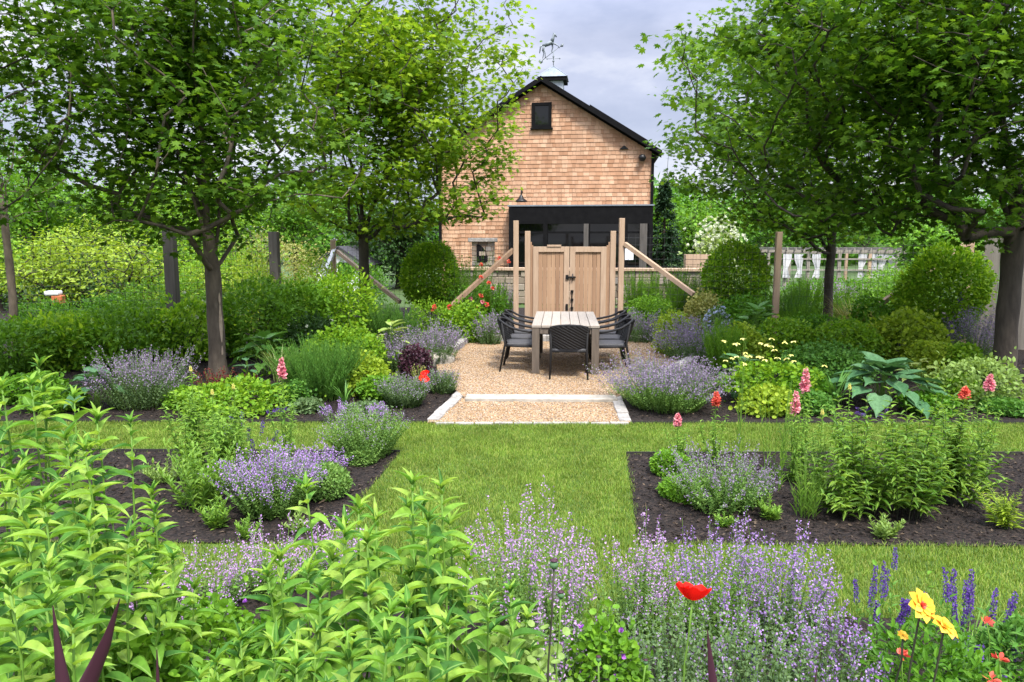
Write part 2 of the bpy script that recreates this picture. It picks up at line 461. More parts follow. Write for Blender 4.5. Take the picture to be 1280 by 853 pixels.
M['pebble'] = islandmat('pebble', [(.12,.068,.03), (.28,.165,.07), (.36,.235,.11), (.44,.33,.21), (.26,.145,.058), (.12,.11,.095), (.39,.265,.135), (.52,.45,.35)], .75)
M['soil_lawn'] = stdmat('lawn_base', (.035,.075,.009), (.065,.115,.016), 3, .95)
M['ground'] = stdmat('ground_base', (.03,.065,.012), (.055,.09,.02), .5, .95)
M['solid_bed'] = M['mulch']
M['edging'] = stdmat('bed_edging', (.02,.018,.016), None, rough=.8)
M['orange'] = stdmat('orange_paint', (.40,.11,.04), (.45,.14,.05), 4, .5)

patchy(M['grass'], 2.2, .68, 1.25); patchy(M['cedar'], 1.6, .78, 1.15, (1.6, 1, .5)); patchy(M['pebble'], 1.3, .8, 1.12); patchy(M['chip'], 1.5, .7, 1.5)
# ------------------------------------------------------------------ leaf templates (x across, y along, z up)
def T_diamond():
    return (np.array([(0,0,0), (-.5,.45,.06), (.5,.45,.06), (0,1,-.02)]), np.array([(0,2,3), (0,3,1)]))

def T_lance(rows=4, fold=.10, droop=.25, wpos=.4, sharp=1.0):
    v = [(0, 0, 0)]; f = []
    ys = np.linspace(0, 1, rows + 2)[1:-1]
    for y in ys:
        w = .5 * (sin(pi * (y ** (math.log(.5) / math.log(wpos)))) ** .8)
        z = -droop * y * y
        v += [(-w, y, z + fold * w), (0, y, z), (w, y, z + fold * w)]
    v.append((0, 1, -droop * 1.05))
    n = len(v)
    f += [(0, 2, 1), (0, 3, 2)]
    for i in range(rows - 1):
        a = 1 + 3 * i; b = a + 3
        f += [(a, a+1, b+1), (a, b+1, b), (a+1, a+2, b+2), (a+1, b+2, b+1)]
    a = n - 4
    f += [(a, a+1, n-1), (a+1, a+2, n-1)]
    return np.array(v, float), np.array(f)

def T_maple():
    half = [(.10,-.02), (.30,-.08), (.26,.10), (.62,.26), (.50,.36), (.33,.36), (.52,.66), (.36,.66), (.18,.60)]
    o = [(0, .04)] + half + [(0, 1.0)] + [(-x, y) for x, y in half[::-1]]
    v = [(0, .3, 0.0)] + [(x, y, -.22 * (x * x + (y - .3) ** 2) + .05 * abs(x)) for x, y in o]
    n = len(o)
    f = [(0, 1 + i, 1 + (i + 1) % n) for i in range(n)]
    return np.array(v, float), np.array(f)

def T_heart():
    rows = [(.02,.20), (.12,.42), (.30,.52), (.52,.46), (.75,.27), (.9,.11)]
    v = [(0, .06, 0)]; f = []
    for y, w in rows:
        z = -.30 * y * y + .05 * y
        v += [(-w, y, z + .10), (-w * .5, y, z + .03), (0, y, z), (w * .5, y, z + .03), (w, y, z + .10)]
    v.append((0, 1.02, -.28))
    for i in range(len(rows) - 1):
        a = 1 + 5 * i; b = a + 5
        for j in range(4):
            f += [(a+j, a+j+1, b+j+1), (a+j, b+j+1, b+j)]
    a = len(v) - 6
    for j in range(4): f.append((a+j, a+j+1, len(v)-1))
    return np.array(v, float), np.array(f)

TD = T_diamond()
TL = T_lance(2, .15, .15)
TG = T_lance(5, .28, .42, .38)
TO = T_lance(3, .15, .2, .5)
TM = T_maple()
TH = T_heart()

# a roundish lobed small leaf for mounds of lady's mantle, geranium
def T_round():
    n = 7
    v = [(0, .45, -.04)] + [(.55 * sin(a), .5 - .5 * cos(a), .08) for a in np.arange(n) * 2 * pi / n]
    return np.array(v, float), np.array([(0, 1 + i, 1 + (i + 1) % n) for i in range(n)])
TR = T_round()

# ------------------------------------------------------------------ plant generators (local coordinates, base at the origin)
def lumps(rng, amp=.12, n=7):
    ks = rng.normal(0, 2.4, (n, 3)); ph = rng.uniform(0, 2 * pi, n); a = rng.uniform(.4, 1, n); a = a / a.sum() * amp * 2.2
    return lambda d: 1 + (np.sin(d @ ks.T + ph) * a).sum(1)

def rand_dirs(rng, n):
    return nrm(rng.normal(0, 1, (n, 3)))

def ball(mb, rng, n, rx, ry, z0, z1, L, W, T=TD, amp=.12, inner=.55, ragged=.08, outward=.7, upb=.35):
    """leaves through the outer volume of a lumpy ellipsoid between z0 and z1"""
    d = rand_dirs(rng, n); f = lumps(rng, amp)(d)
    rr = inner + (1 - inner) * rng.power(2.2, n)
    rr = rr * f + rng.exponential(ragged, n) * (rng.random(n) < .25)
    c = np.array([0, 0, (z0 + z1) / 2]); s = np.array([rx, ry, (z1 - z0) / 2])
    P = c + d * rr[:, None] * s
    k = P[:, 2] > 0.01
    P = P[k]; d = d[k]; n = len(P)
    dd = d * outward + rng.normal(0, .55, (n, 3)); dd[:, 2] += upb * .5
    up = d * .6 + np.array([0, 0, 1.0]) * .7 + rng.normal(0, .4, (n, 3))
    sc_ = rng.uniform(.65, 1.25, n)
    mb.leaves(T, P, dd, up, L * sc_, W * sc_)

def herb(mf, ms, mfl, rng, n, r, h, rb=.3, L=.04, W=.016, per=16, lo=.05, hi=.7, el=25, T=TL, stem=.002, arch=1.4, hv=.25, mound=.45,
         fl=None, opp=2, twist=1.57, Ltop=.6, lean=.0):
    """stems rising from a crown: leaf pairs on the lower part, florets on the upper part.
    fl = (from, to, count, size, radius)"""
    az = rng.uniform(0, 2 * pi, n); u = np.sqrt(rng.uniform(0, 1, n))
    hl = 1 + .16 * np.sin(az * 3 + rng.uniform(0, 6)) * u + .12 * np.sin(az * 5 + rng.uniform(0, 6)) * u
    base = np.stack([np.cos(az) * r * rb * u, np.sin(az) * r * rb * u], 1)
    tip = np.stack([np.cos(az) * r * u, np.sin(az) * r * u], 1) + rng.normal(0, .11 * r, (n, 2)) + np.array([lean, 0]) * h
    hz = h * np.sqrt(np.clip(1 - (u * mound * 1.6) ** 2 * .9, .15, 1)) * rng.uniform(1 - hv, 1.0, n) * hl
    def P(t):     # t (n,m)
        xy = base[:, None] + (tip - base)[:, None] * (t ** arch)[..., None]
        z = hz[:, None] * t ** .92
        return np.concatenate([xy, z[..., None]], -1)
    ts = np.tile(np.linspace(0, 1, 6), (n, 1))
    if ms is not None and stem > 0:
        ms.tubes(P(ts), stem * np.linspace(1, .5, 6)[None], 3 if stem < .004 else 6)
    if per:
        m = per
        t = np.linspace(lo, hi, m)[None] + rng.uniform(-.5, .5, (n, m)) * (hi - lo) / m * .6
        pos = P(t)
        tang = nrm(P(t + .02) - pos)
        for o in range(opp):
            a = az[:, None] + np.arange(m)[None] * twist + o * 2 * pi / opp + rng.normal(0, .25, (n, m))
            e_ = radians(el) + rng.normal(0, .22, (n, m)) + (t - lo) * .5
            d = np.stack([np.cos(a) * np.cos(e_), np.sin(a) * np.cos(e_), np.sin(e_)], -1)
            d = d + tang * .15
            sc_ = (1 - (1 - Ltop) * ((t - lo) / max(hi - lo, 1e-3)) ** 1.5) * rng.uniform(.75, 1.15, (n, m))
            up = np.broadcast_to(np.array([0, 0, 1.0]), d.shape) + rng.normal(0, .15, d.shape)
            mf.leaves(T, pos.reshape(-1, 3), d.reshape(-1, 3), up.reshape(-1, 3), (L * sc_).ravel(), (W * sc_).ravel())
    if fl:
        a0, a1, cnt, size, rad = fl
        K = 8
        t = a0 + (a1 - a0) * np.clip((np.floor(rng.random((n, cnt)) * K) + .5 + rng.normal(0, .2, (n, cnt))) / K, 0, 1)
        pos = P(t)
        q = rng.normal(0, 1, (n, cnt, 3)); q = nrm(q)
        pos = pos + q * rad * (1.05 - .6 * (t - a0) / (a1 - a0))[..., None]
        d = q + np.array([0, 0, .3])
        s_ = size * rng.uniform(.7, 1.3, (n, cnt))
        mfl.leaves(TD, pos.reshape(-1, 3), d.reshape(-1, 3), rng.normal(0, 1, (n * cnt, 3)), s_.ravel(), s_.ravel() * .9)
    return P, hz, tip

def straps(mb, rng, n, r, h, L, W, segs=5):
    az = rng.uniform(0, 2 * pi, n); b = rng.uniform(0, r * .35, n)
    bend = rng.uniform(.35, 1.2, n); Ls = L * rng.uniform(.6, 1.1, n)
    t = np.linspace(0, 1, segs + 1)
    ang = radians(84) - bend[:, None] * t[None] * 1.5
    ds = Ls[:, None] / segs
    hx = np.cumsum(np.c_[np.zeros(n), np.cos(ang[:, :-1]) * ds], 1)
    hz = np.cumsum(np.c_[np.zeros(n), np.sin(ang[:, :-1]) * ds], 1)
    dx, dy = np.cos(az), np.sin(az)
    C = np.stack([dx[:, None] * (b[:, None] + hx), dy[:, None] * (b[:, None] + hx), np.maximum(hz, .005)], -1)
    w = W * .5 * np.sin(pi * np.clip(t * .8 + .2, 0, 1)) ** .6
    S = np.stack([-dy, dx, 0 * dx], -1)
    A = C - S[:, None] * w[None, :, None]; B = C + S[:, None] * w[None, :, None] + np.array([0, 0, .002])
    V = np.stack([A, B], 2).reshape(n, -1, 3)
    m = segs + 1
    f = np.array([(2*i, 2*i+1, 2*i+3, 2*i+2) for i in range(segs)])
    mb.add(V.reshape(-1, 3), ((np.arange(n) * 2 * m)[:, None, None] + f[None]).reshape(-1, 4))

def rosette(mb, ms, rng, n, r, h, L, W, T=TH):
    """big-leaved rosette: petioles from the crown, broad drooping blades"""
    az = np.arange(n) * 2.4 + rng.normal(0, .2, n)
    k = np.linspace(.15, 1, n)
    Ls = L * rng.uniform(.7, 1.1, n)
    st = np.maximum(r * k - Ls * .45, .02)
    z = h * (1.0 - .62 * k ** 1.6) * rng.uniform(.88, 1.08, n)
    pos = np.stack([np.cos(az) * st, np.sin(az) * st, z], 1)
    e_ = radians(40) - k * radians(58) + rng.normal(0, .15, n)
    d = np.stack([np.cos(az) * np.cos(e_), np.sin(az) * np.cos(e_), np.sin(e_)], 1)
    mb.leaves(T, pos, d, np.tile([0, 0, 1.0], (n, 1)) + rng.normal(0, .12, (n, 3)), Ls, W * Ls / L)
    b = np.stack([np.cos(az) * .03, np.sin(az) * .03, 0 * az], 1)
    mid = pos * .5 + np.array([0, 0, 1.0]) * (z * .25)[:, None]
    ms.tubes(np.stack([b, mid, pos], 1), .004, 4)

def tree_skeleton(rng, H, fork, tr, env, n_t, leader=.8):
    """trunk to the fork, then limbs found by joining crown points to the nearest lower node. Returns nodes, parents, target node ids"""
    nodes = []; par = []
    def add(p, q):
        nodes.append(p); par.append(q); return len(nodes) - 1
    last = -1
    for z in np.linspace(0, fork, 6): last = add(np.array([rng.normal(0, .008), rng.normal(0, .008), z]), last)
    n_tr = len(nodes)
    q = last
    for z in np.linspace(fork, H * leader, 9)[1:]:
        p = np.array([nodes[q][0] + rng.normal(0, .06), nodes[q][1] + rng.normal(0, .06), z]); q = add(p, q)
    T = env(rng, n_t)
    ex, ey, erx, ery = env.par
    a0 = rng.uniform(0, 2 * pi)
    for i in range(7):
        a = a0 + i * 2 * pi / 7 + rng.normal(0, .25); k = rng.uniform(.45, .7)
        e = np.array([ex * .8 + erx * k * cos(a), ey + ery * k * sin(a), fork + (H - fork) * rng.uniform(.46, .66)])
        j0 = n_tr - 1 + (i % 3); p0 = np.array(nodes[j0]); q = j0
        for t in np.linspace(0, 1, 9)[1:]:
            p = p0 + (e - p0) * np.array([t ** 1.12, t ** 1.12, t ** .9]) + rng.normal(0, .03, 3); q = add(p, q)
    c = np.array([0, 0, fork])
    T = T[np.argsort(np.linalg.norm(T - c, axis=1))]
    tips = []
    for t in T:
        A = np.array(nodes[n_tr - 1:])
        dv = t - A; dist = np.linalg.norm(dv, axis=1)
        slope = dv[:, 2] / np.maximum(dist, 1e-6)
        cost = dist * (1 + 2.0 * np.clip(.32 - slope, 0, 2))
        i = int(np.argmin(cost)) + n_tr - 1
        a = nodes[i]; L = np.linalg.norm(t - a); k = max(2, int(L / .28))
        bow = np.array([0, 0, -.10 * L]) if (t[2] - a[2]) > .3 * L else np.array([0, 0, .10 * L])
        prev = i
        for j in range(1, k + 1):
            s_ = j / k
            p = a + (t - a) * s_ + bow * 4 * s_ * (1 - s_) * .6 + rng.normal(0, .018 * L * (s_ < 1), 3)
            prev = add(p, prev)
        tips.append(prev)
    nodes = np.array(nodes); par = np.array(par)
    w = np.zeros(len(nodes)); w[tips] = 1.0
    for i in range(len(nodes) - 1, 0, -1): w[par[i]] += w[i]
    rad = np.maximum(.0045, tr * .72 * (w / max(w[0], 1)) ** .44)
    return nodes, par, rad, tips, n_tr

def make_tree(name, label, cat, loc, H, fork, tr, env, n_t, leafmat_, bark, L, per, seed, T=TM, group=None, spread=.26, flat=.09, leader=.8, wr=1.05, k=5, scar=False):
    rng = np.random.default_rng(seed)
    root = empty(name, loc, 0, label, cat, group)
    nodes, par, rad, tips, n_tr = tree_skeleton(rng, H, fork, tr, env, n_t, leader)
    mt = MB()
    top = fork + .55
    zs = np.linspace(-.08, top, 20)
    prof = [tr * (1 + .45 * math.exp(-max(z, 0) / .13) + .03 * sin(z * 9 + seed)) * (1 - .10 * min(1, max(z, 0) / fork)) * (1 - .28 * max(0, (z - fork) / .55)) for z in zs]
    lead = [i for i in range(n_tr + 8)]
    LN = nodes[lead]
    mt.tube([(np.interp(z, LN[:, 2], LN[:, 0]), np.interp(z, LN[:, 2], LN[:, 1]), z) for z in zs], prof, 16)
    mt.build('trunk', bark, root, True)
    mb = MB()
    idx = np.arange(n_tr, len(nodes))
    ra = np.minimum(rad[par[idx]], np.maximum(rad[idx] * 1.35, .006))
    d = nrm(nodes[idx] - nodes[par[idx]])
    mb.edges(nodes[par[idx]] - d * ra[:, None] * .3, nodes[idx] + d * rad[idx][:, None] * .3, ra, rad[idx], k)
    mb.build('limb', bark, root, True)
    # leaves: flat sprays along the last part of every shoot
    anc = []
    for t in tips:
        ids = [t]
        for _ in range(3):
            p = par[ids[-1]]
            if p < n_tr: break
            ids.append(p)
        anc.append(nodes[ids].mean(0) * .45 + nodes[t] * .55)
    anc = np.array(anc); n = len(anc)
    sz = rng.uniform(.6, 1.35, n)
    q = rng.normal(0, 1, (n, per, 3)) * np.array([spread, spread, flat]) * sz[:, None, None]
    q = np.clip(q, -1.9 * np.array([spread, spread, flat]), 1.9 * np.array([spread, spread, flat]))
    pos = (anc[:, None] + q)
    outd = nrm(anc - np.array([0, 0, fork])) * .6
    pos[..., 2] += (q[..., 0] * outd[:, None, 0] + q[..., 1] * outd[:, None, 1]) * .35 - .10 * np.hypot(q[..., 0], q[..., 1])
    d = q * np.array([1, 1, .4]) / spread * .7 + outd[:, None] * .5 + rng.normal(0, .45, q.shape); d[..., 2] -= .35
    up = np.array([0, 0, 1.0]) + rng.normal(0, .38, q.shape)
    s_ = L * rng.uniform(.6, 1.2, (n, per))
    ml = MB(); ml.leaves(T, pos.reshape(-1, 3), d.reshape(-1, 3), up.reshape(-1, 3), s_.ravel(), s_.ravel() * wr)
    ml.build('crown', leafmat_, root)
    return root

def env_ell(cx, cy_, cz, rx, ry, rz, pw=1.7, zmin=-9, amp=.16):
    def f(rng, n):
        d = rand_dirs(rng, n * 2); lm = lumps(rng, amp)(d)
        r = rng.random(len(d)) ** (1 / pw)
        p = np.array([cx, cy_, cz]) + d * (r * lm)[:, None] * np.array([rx, ry, rz])
        return p[p[:, 2] > zmin][:n]
    f.par = (cx, cy_, rx, ry)
    return f

# ================================================================== the setting
AX = radians(7.0)                   # the garden's axis, clockwise from the view direction
ax_f = np.array([sin(AX), cos(AX), 0]); ax_r = np.array([cos(AX), -sin(AX), 0])

m = MB(); m.poly([(-600, -300), (600, -300), (600, 900), (-600, 900)], -.03)
m.build('ground', M['ground'], kind='structure')

# beds round the patio and along the fence
def P2(*pts, z=0.0): return [gp(x, y, z) for x, y in pts]
yl = lambda px: 529.0
back_l = [gp(531, 529), at(560, 360, 23), np.array([-20, 23, 0]), np.array([-14, 8.5, 0])]
m = MB(); m.poly([np.array([-16, 8.45]), gp(531, 530)[:2], gp(580, 494)[:2], at(575, 400, 23)[:2], np.array([-22, 23])], .018)
m.build('flower_bed', M['mulch'], kind='structure')
m = MB(); m.poly([gp(790, 531)[:2], np.array([17, 8.3]), np.array([20, 23]), at(800, 400, 23)[:2], gp(770, 497)[:2]], .018)
m.build('flower_bed', M['mulch'], kind='structure')
m = MB(); m.poly([at(575, 400, 23)[:2], gp(580, 494)[:2], gp(770, 497)[:2], at(800, 400, 23)[:2]], .014)
m.build('flower_bed', M['mulch'], kind='structure')
bedL = [gp(500, 568)[:2], gp(427, 655)[:2], gp(405, 682)[:2], np.array([-6.5, 4.95]), np.array([-7.5, 7.2])]
bedR = [gp(783, 570)[:2], np.array([8.0, 7.05]), np.array([7.2, 4.75]), gp(797, 682)[:2]]
bedF = [np.array([-6, 4.35]), gp(450, 738)[:2], gp(700, 790)[:2], gp(1045, 775)[:2], np.array([4.5, 3.75]), np.array([5, -2]), np.array([-6, -2])]
for b in (bedL, bedR, bedF):
    m = MB(); m.poly(b, .018); m.build('flower_bed', M['mulch'], kind='structure')
m = MB()
m.poly([(-20, -3), (20, -3), (17, 8.3), (gp(790, 531)[0], gp(790, 531)[1]), (gp(531, 530)[0], gp(531, 530)[1]), (-16, 8.45)], .006)
m.build('lawn', M['soil_lawn'], kind='structure')

def inpoly(p, poly):
    poly = np.array([q[:2] for q in poly]); x, y = p[:, 0], p[:, 1]; c = np.zeros(len(p), bool)
    j = len(poly) - 1
    for i in range(len(poly)):
        xi, yi = poly[i]; xj, yj = poly[j]
        k = ((yi > y) != (yj > y)) & (x < (xj - xi) * (y - yi) / (yj - yi + 1e-12) + xi)
        c ^= k; j = i
    return c

# thin dark steel edging where a bed is cut into the lawn
m = MB()
def edge_line(a, b):
    a = np.r_[a[:2], .012]; b = np.r_[b[:2], .012]
    m.beam(a, b, .012, .06)
for b, segs in ((bedL, ((4, 0),)), (bedR, ((0, 1),))):
    for i, j in segs: edge_line(b[i], b[j])
edge_line(np.array([-16, 8.45]), gp(531, 530)); edge_line(gp(790, 531), np.array([17, 8.3]))
m.build('bed_edging', M['edging'], kind='structure')

# grass blades
rng = np.random.default_rng(5)
n = 1150000
p = np.stack([rng.uniform(-8.8, 8.8, n), rng.uniform(3.4, 8.6, n)], 1)
# keep what the frame could see, thinner far away at the sides
k = (np.abs(p[:, 0]) < p[:, 1] * .74 + 2.4)
lawn_poly = [(-20, -3), (20, -3), (17, 8.3), gp(790, 531), gp(531, 530), (-16, 8.45)]
k &= inpoly(p, lawn_poly)
pj = p + rng.normal(0, .022, p.shape)
for b in (bedL, bedR, bedF): k &= ~inpoly(pj, b)
p = p[k]; n = len(p)
tuft = np.sin(p[:, 0] * 3.1 + 1.7 * np.sin(p[:, 1] * 2.3)) * np.sin(p[:, 1] * 4.1 + np.sin(p[:, 0] * 5)) * .5 + .5
h = (.024 + .016 * tuft) * rng.uniform(.5, 1.4, n)
a = rng.uniform(0, 2 * pi, n); ln = rng.uniform(.1, .9, n) * h
b0 = np.c_[p, np.full(n, .004)]
sx = np.stack([np.cos(a), np.sin(a), 0 * a], 1) * .0021
mid = b0 + np.stack([np.sin(a) * ln * .35, -np.cos(a) * ln * .35, h * .6], 1)
tip = b0 + np.stack([np.sin(a) * ln, -np.cos(a) * ln, h], 1)
V = np.stack([b0 - sx, b0 + sx, mid + sx * .8, mid - sx * .8, tip], 1).reshape(-1, 3)
bi = (np.arange(n) * 5)[:, None]
m = MB(); m.v.append(V); m.f.append(bi + np.array([[0, 1, 2, 3]])); m.f.append(bi + np.array([[3, 2, 4]])); m.n = len(V)
tag(m.build('grass', M['grass']), 'short mown green lawn grass around the mulch beds', 'grass', kind='stuff')

# bark chips on the mulch
rng = np.random.default_rng(8)
pts = []
for b, cnt in ((bedL, 11000), (bedR, 15000), (bedF, 6000)):
    q = np.stack([rng.uniform(-6.5, 7, cnt * 3), rng.uniform(1.5, 7.4, cnt * 3)], 1)
    pts.append(q[inpoly(q, b)][:cnt])
q = np.stack([rng.uniform(-9, 9, 40000), rng.uniform(8.4, 13, 40000)], 1)
pat_ex = [gp(531, 532), gp(575, 496), gp(530, 455), gp(590, 424), gp(815, 424), gp(880, 455), gp(772, 497), gp(792, 532)]
q = q[~inpoly(q, pat_ex) & (q[:, 1] > 8.5)]
pts.append(q); q = np.concatenate(pts); n = len(q)
d = rng.normal(0, 1, (n, 3)); d[:, 2] *= .25
m = MB(); m.leaves(TD, np.c_[q, rng.uniform(.02, .034, n)], d, np.tile([0, 0, 1.0], (n, 1)) + rng.normal(0, .45, (n, 3)), rng.uniform(.018, .055, n), rng.uniform(.010, .022, n))
tag(m.build('mulch_chips', M['chip']), 'dark shredded bark mulch between the bed plants', 'mulch', kind='stuff')

# patio: gravel, landing, stone edging
ZP = .06
patio = P2((580, 496), (548, 470), (545, 452), (563, 441), (584, 427), z=ZP) + P2((822, 427), (850, 436), (862, 455), (806, 486), (770, 496), z=ZP)
m = MB(); m.poly(patio, ZP - .1, ZP); m.build('gravel_patio', M['gravel'], kind='structure')
landing = [gp(534, 531), gp(580, 498), gp(771, 498), gp(788, 531)]
m = MB(); m.poly(landing, -.02, .03); m.build('gravel_path', M['gravel'], kind='structure')
rng = np.random.default_rng(11)
def pebbles(poly, z, cnt, lo=.007, hi=.014):
    poly = [np.array(q)[:2] for q in poly]
    P_ = np.array(poly); a, b = P_.min(0), P_.max(0)
    q = rng.uniform(a, b, (cnt, 2)); q = q[inpoly(q, poly)]; n = len(q)
    tv = np.array([(1,0,0), (-.5,.87,0), (-.5,-.87,0), (.3,.5,.62), (-.6,0,.6), (.3,-.5,.66)], float)
    tf = np.array([(3,4,5), (0,1,3), (1,4,3), (1,2,4), (2,5,4), (2,0,5), (0,3,5)])
    s_ = rng.uniform(lo, hi, n); an = rng.uniform(0, 2*pi, n)
    ca, sa = np.cos(an)[:, None], np.sin(an)[:, None]
    asp = rng.uniform(.6, 1, n)[:, None]
    x = tv[None, :, 0] * asp; y = tv[None, :, 1]
    V = np.stack([(x*ca - y*sa) * s_[:, None] + q[:, 0:1], (x*sa + y*ca) * s_[:, None] + q[:, 1:2], tv[None, :, 2] * s_[:, None] * rng.uniform(.6, 1.1, n)[:, None] + z], -1)
    m.add(V.reshape(-1, 3), ((np.arange(n) * 6)[:, None, None] + tf[None]).reshape(-1, 3))
m = MB(); pebbles(patio, ZP, 42000); pebbles(landing, .03, 11000)
tag(m.build('gravel_pebbles', M['pebble']), 'tan pea gravel covering the patio and its landing', 'gravel', kind='stuff')

def blocks(name, path, w, h, z, L, seed, mat='granite', jit=.006):
    """a run of rough stone blocks laid end to end"""
    rng = np.random.default_rng(seed); m = MB()
    path = [np.array(p)[:2] for p in path]
    for a, b in zip(path[:-1], path[1:]):
        d = b - a; LL = np.linalg.norm(d); d = d / LL; k = max(1, int(round(LL / L)))
        for i in range(k):
            c = a + d * LL * (i + .5) / k
            an = math.atan2(d[1], d[0]) + rng.normal(0, .02)
            m.box((c[0] + rng.normal(0, jit), c[1] + rng.normal(0, jit), z + h / 2 + rng.normal(0, jit * .6)), (LL / k * .965, w * rng.uniform(.92, 1.06), h), an)
    return m.build(name, M[mat], kind='structure', bevel=.012)
blocks('kerb', [gp(534, 529) + np.array([0.06, 0, 0]), gp(578, 494)], .15, .075, -.02, .34, 1)
blocks('kerb', [gp(782, 530), gp(769, 497)], .14, .075, -.02, .34, 2)
blocks('kerb', [gp(545, 531.5), gp(786, 531.5)], .06, .055, -.02, .22, 3, jit=.003)
blocks('kerb', [p_ for p_ in P2((562, 443), (583, 428), z=.05)], .16, .2, -.03, .3, 4)
blocks('kerb', [p_ for p_ in P2((584, 426), (822, 426), z=.05)], .16, .2, -.03, .34, 5)
blocks('kerb', [p_ for p_ in P2((822, 427), (852, 436), (864, 455), (806, 487), z=.05)], .16, .2, -.03, .3, 6)
a, b = gp(582, 497, ZP), gp(771, 498, ZP)
m = MB(); d = nrm(b - a)
mid = (a + b) / 2
m.box((mid[0], mid[1] + .02, .02), (np.linalg.norm(b - a), .27, .11), math.atan2(d[1], d[0]))
m.build('stone_step', M['step'], kind='structure', bevel=.012)
# flat boulder at the patio's left rim
def boulder(name, label, px, py, z, size, seed, mat, cat='stone'):
    rng = np.random.default_rng(seed)
    import bmesh
    bm = bmesh.new(); bmesh.ops.create_icosphere(bm, subdivisions=3, radius=1)
    V = np.array([v.co[:] for v in bm.verts]); lm = lumps(rng, .16)(V)
    V = np.sign(V) * np.abs(V) ** .7 * lm[:, None] * np.array(size)
    fs = [tuple(v.index for v in f.verts) for f in bm.faces]; bm.free()
    g = gp(px, py, z)
    o = MB(); o.add(V, fs); o = o.build(name, mat, smooth=True); o.location = g
    return tag(o, label, cat)
boulder('stone_slab', 'flat pale stone slab at the gravel rim beside the red poppy', 541, 452, .06, (.33, .28, .14), 3, M['step'])

# ------------------------------------------------------------------ barn
BY = 28.0
apex = at(677, 103, BY)
g0 = apex.copy()
right = ax_r; back = ax_f
# local frame: x along the facade, y into the barn, z up; origin under the apex
barn = empty('barn', (apex[0], apex[1], 0), -AX, 'cedar shingled barn with black roof trim, cupola and screened porch', 'barn')
Za = apex[2]
def barn_u(px, py=300):
    """facade coordinate of a picture column"""
    r = ray(px, py)
    # intersect with the facade plane
    nrm_ = back; o = np.array([0, 0, CAM_H]); t = ((apex - o) @ nrm_) / (r @ nrm_)
    p = o + r * t
    return (p - apex) @ right, p[2]
uL, _ = barn_u(551); uR, _ = barn_u(813.5)
hw = (uR - uL) / 2
slope = .615
BZ = .85
m = MB(); rng = np.random.default_rng(21)
expo = .150
zc = BZ
while zc < Za:
    zt = zc + expo
    half_l = min(-uL, (Za - zc) / slope); half_r = min(uR, (Za - zc) / slope)
    x = -half_l - rng.uniform(0, .1)
    while x < half_r:
        w = rng.uniform(.09, .26)
        x0, x1 = max(x, -half_l), min(x + w, half_r)
        if x1 - x0 > .02:
            lb = rng.uniform(-.006, .006)
            ztop = min(zt + .02, Za - slope * max(abs(x0), abs(x1)) + .05)
            b = rng.uniform(.020, .026)
            g = .004
            v = [(x0+g, -b, zc+lb), (x1-g, -b, zc+lb), (x1-g, -.004, ztop), (x0+g, -.004, ztop), (x0+g, .012, zc+lb), (x1-g, .012, zc+lb)]
            m.add(v, [(0,1,2,3), (4,5,1,0), (0,3,4), (1,5,2)])
        x += w
    zc += expo
wall = MB()
zL = Za + slope * uL; zR = Za - slope * uR
D = 13.0
# solid shell behind the shingles
pr = [(uL, zL), (uL, BZ - .9), (uR, BZ - .9), (uR, zR), (0, Za)]
v = [(x, .01, z) for x, z in pr] + [(x, D, z) for x, z in pr]
wall.add(v, [(0,1,2,3,4), (9,8,7,6,5), (0,5,6,1), (1,6,7,2), (2,7,8,3)])
ws = wall.build('wall', M['wood_brown'], barn)
m.build('shingle_cladding', M['cedar'], ws)
# roof slabs with black rakes
m = MB()
ov = .32
for s, ue in ((-1, -uL), (1, uR)):
    xe = s * (ue + .28); ze = Za - slope * (ue + .28)
    t = .09
    v = [(0, -ov, Za + .06), (0, D + .3, Za + .06), (xe, D + .3, ze + .06), (xe, -ov, ze + .06)]
    v2 = [(x, y, z + t) for x, y, z in v]
    m.add(v + v2, [(0,1,2,3), (7,6,5,4), (0,3,7,4), (3,2,6,7), (2,1,5,6)])
roof = m.build('roof', M['roof'], barn)
m = MB()
for s, ue in ((-1, -uL), (1, uR)):
    xe = s * (ue + .30); ze = Za - slope * (ue + .30)
    v = [(0, -ov - .03, Za - .02), (xe, -ov - .03, ze - .02), (xe, -ov - .03, ze + .16), (0, -ov - .03, Za + .16)]
    v2 = [(x, y + .05, z) for x, y, z in v]
    m.add(v + v2, [(0,1,2,3), (4,7,6,5), (0,4,5,1), (3,2,6,7), (1,5,6,2)])
    # frieze under the soffit against the wall
    v = [(0, -.055, Za - .07), (xe, -.055, ze - .07), (xe, -.055, ze + .05), (0, -.055, Za + .05)]
    v2 = [(x, -.03, z) for x, y, z in v]
    m.add(v + v2, [(0,1,2,3), (4,7,6,5), (0,4,5,1), (3,2,6,7)])
m.build('rake_trim', M['black'], roof)
m = MB()
for u in (uL, uR):
    m = MB(); m.box((u, -.02, (BZ + min(zL, zR)) / 2), (.10, .12, min(zL, zR) - BZ)); m.build('corner_trim', M['black'], barn)

# solar panel frame lying on the right slope
m = MB()
xa, xb = 1.75, 3.9
for (x0, x1) in ((xa, xb),):
    v = [(x0, .5, Za - slope*x0 + .26), (x1, .5, Za - slope*x1 + .26), (x1, 6, Za - slope*x1 + .26), (x0, 6, Za - slope*x0 + .26)]
    v2 = [(a_, b_, c_ + .09) for a_, b_, c_ in v]
    m.add(v + v2, [(0,1,2,3), (7,6,5,4), (0,4,5,1), (1,5,6,2), (2,6,7,3), (3,7,4,0)])
m.build('roof_panel', M['black'], roof)
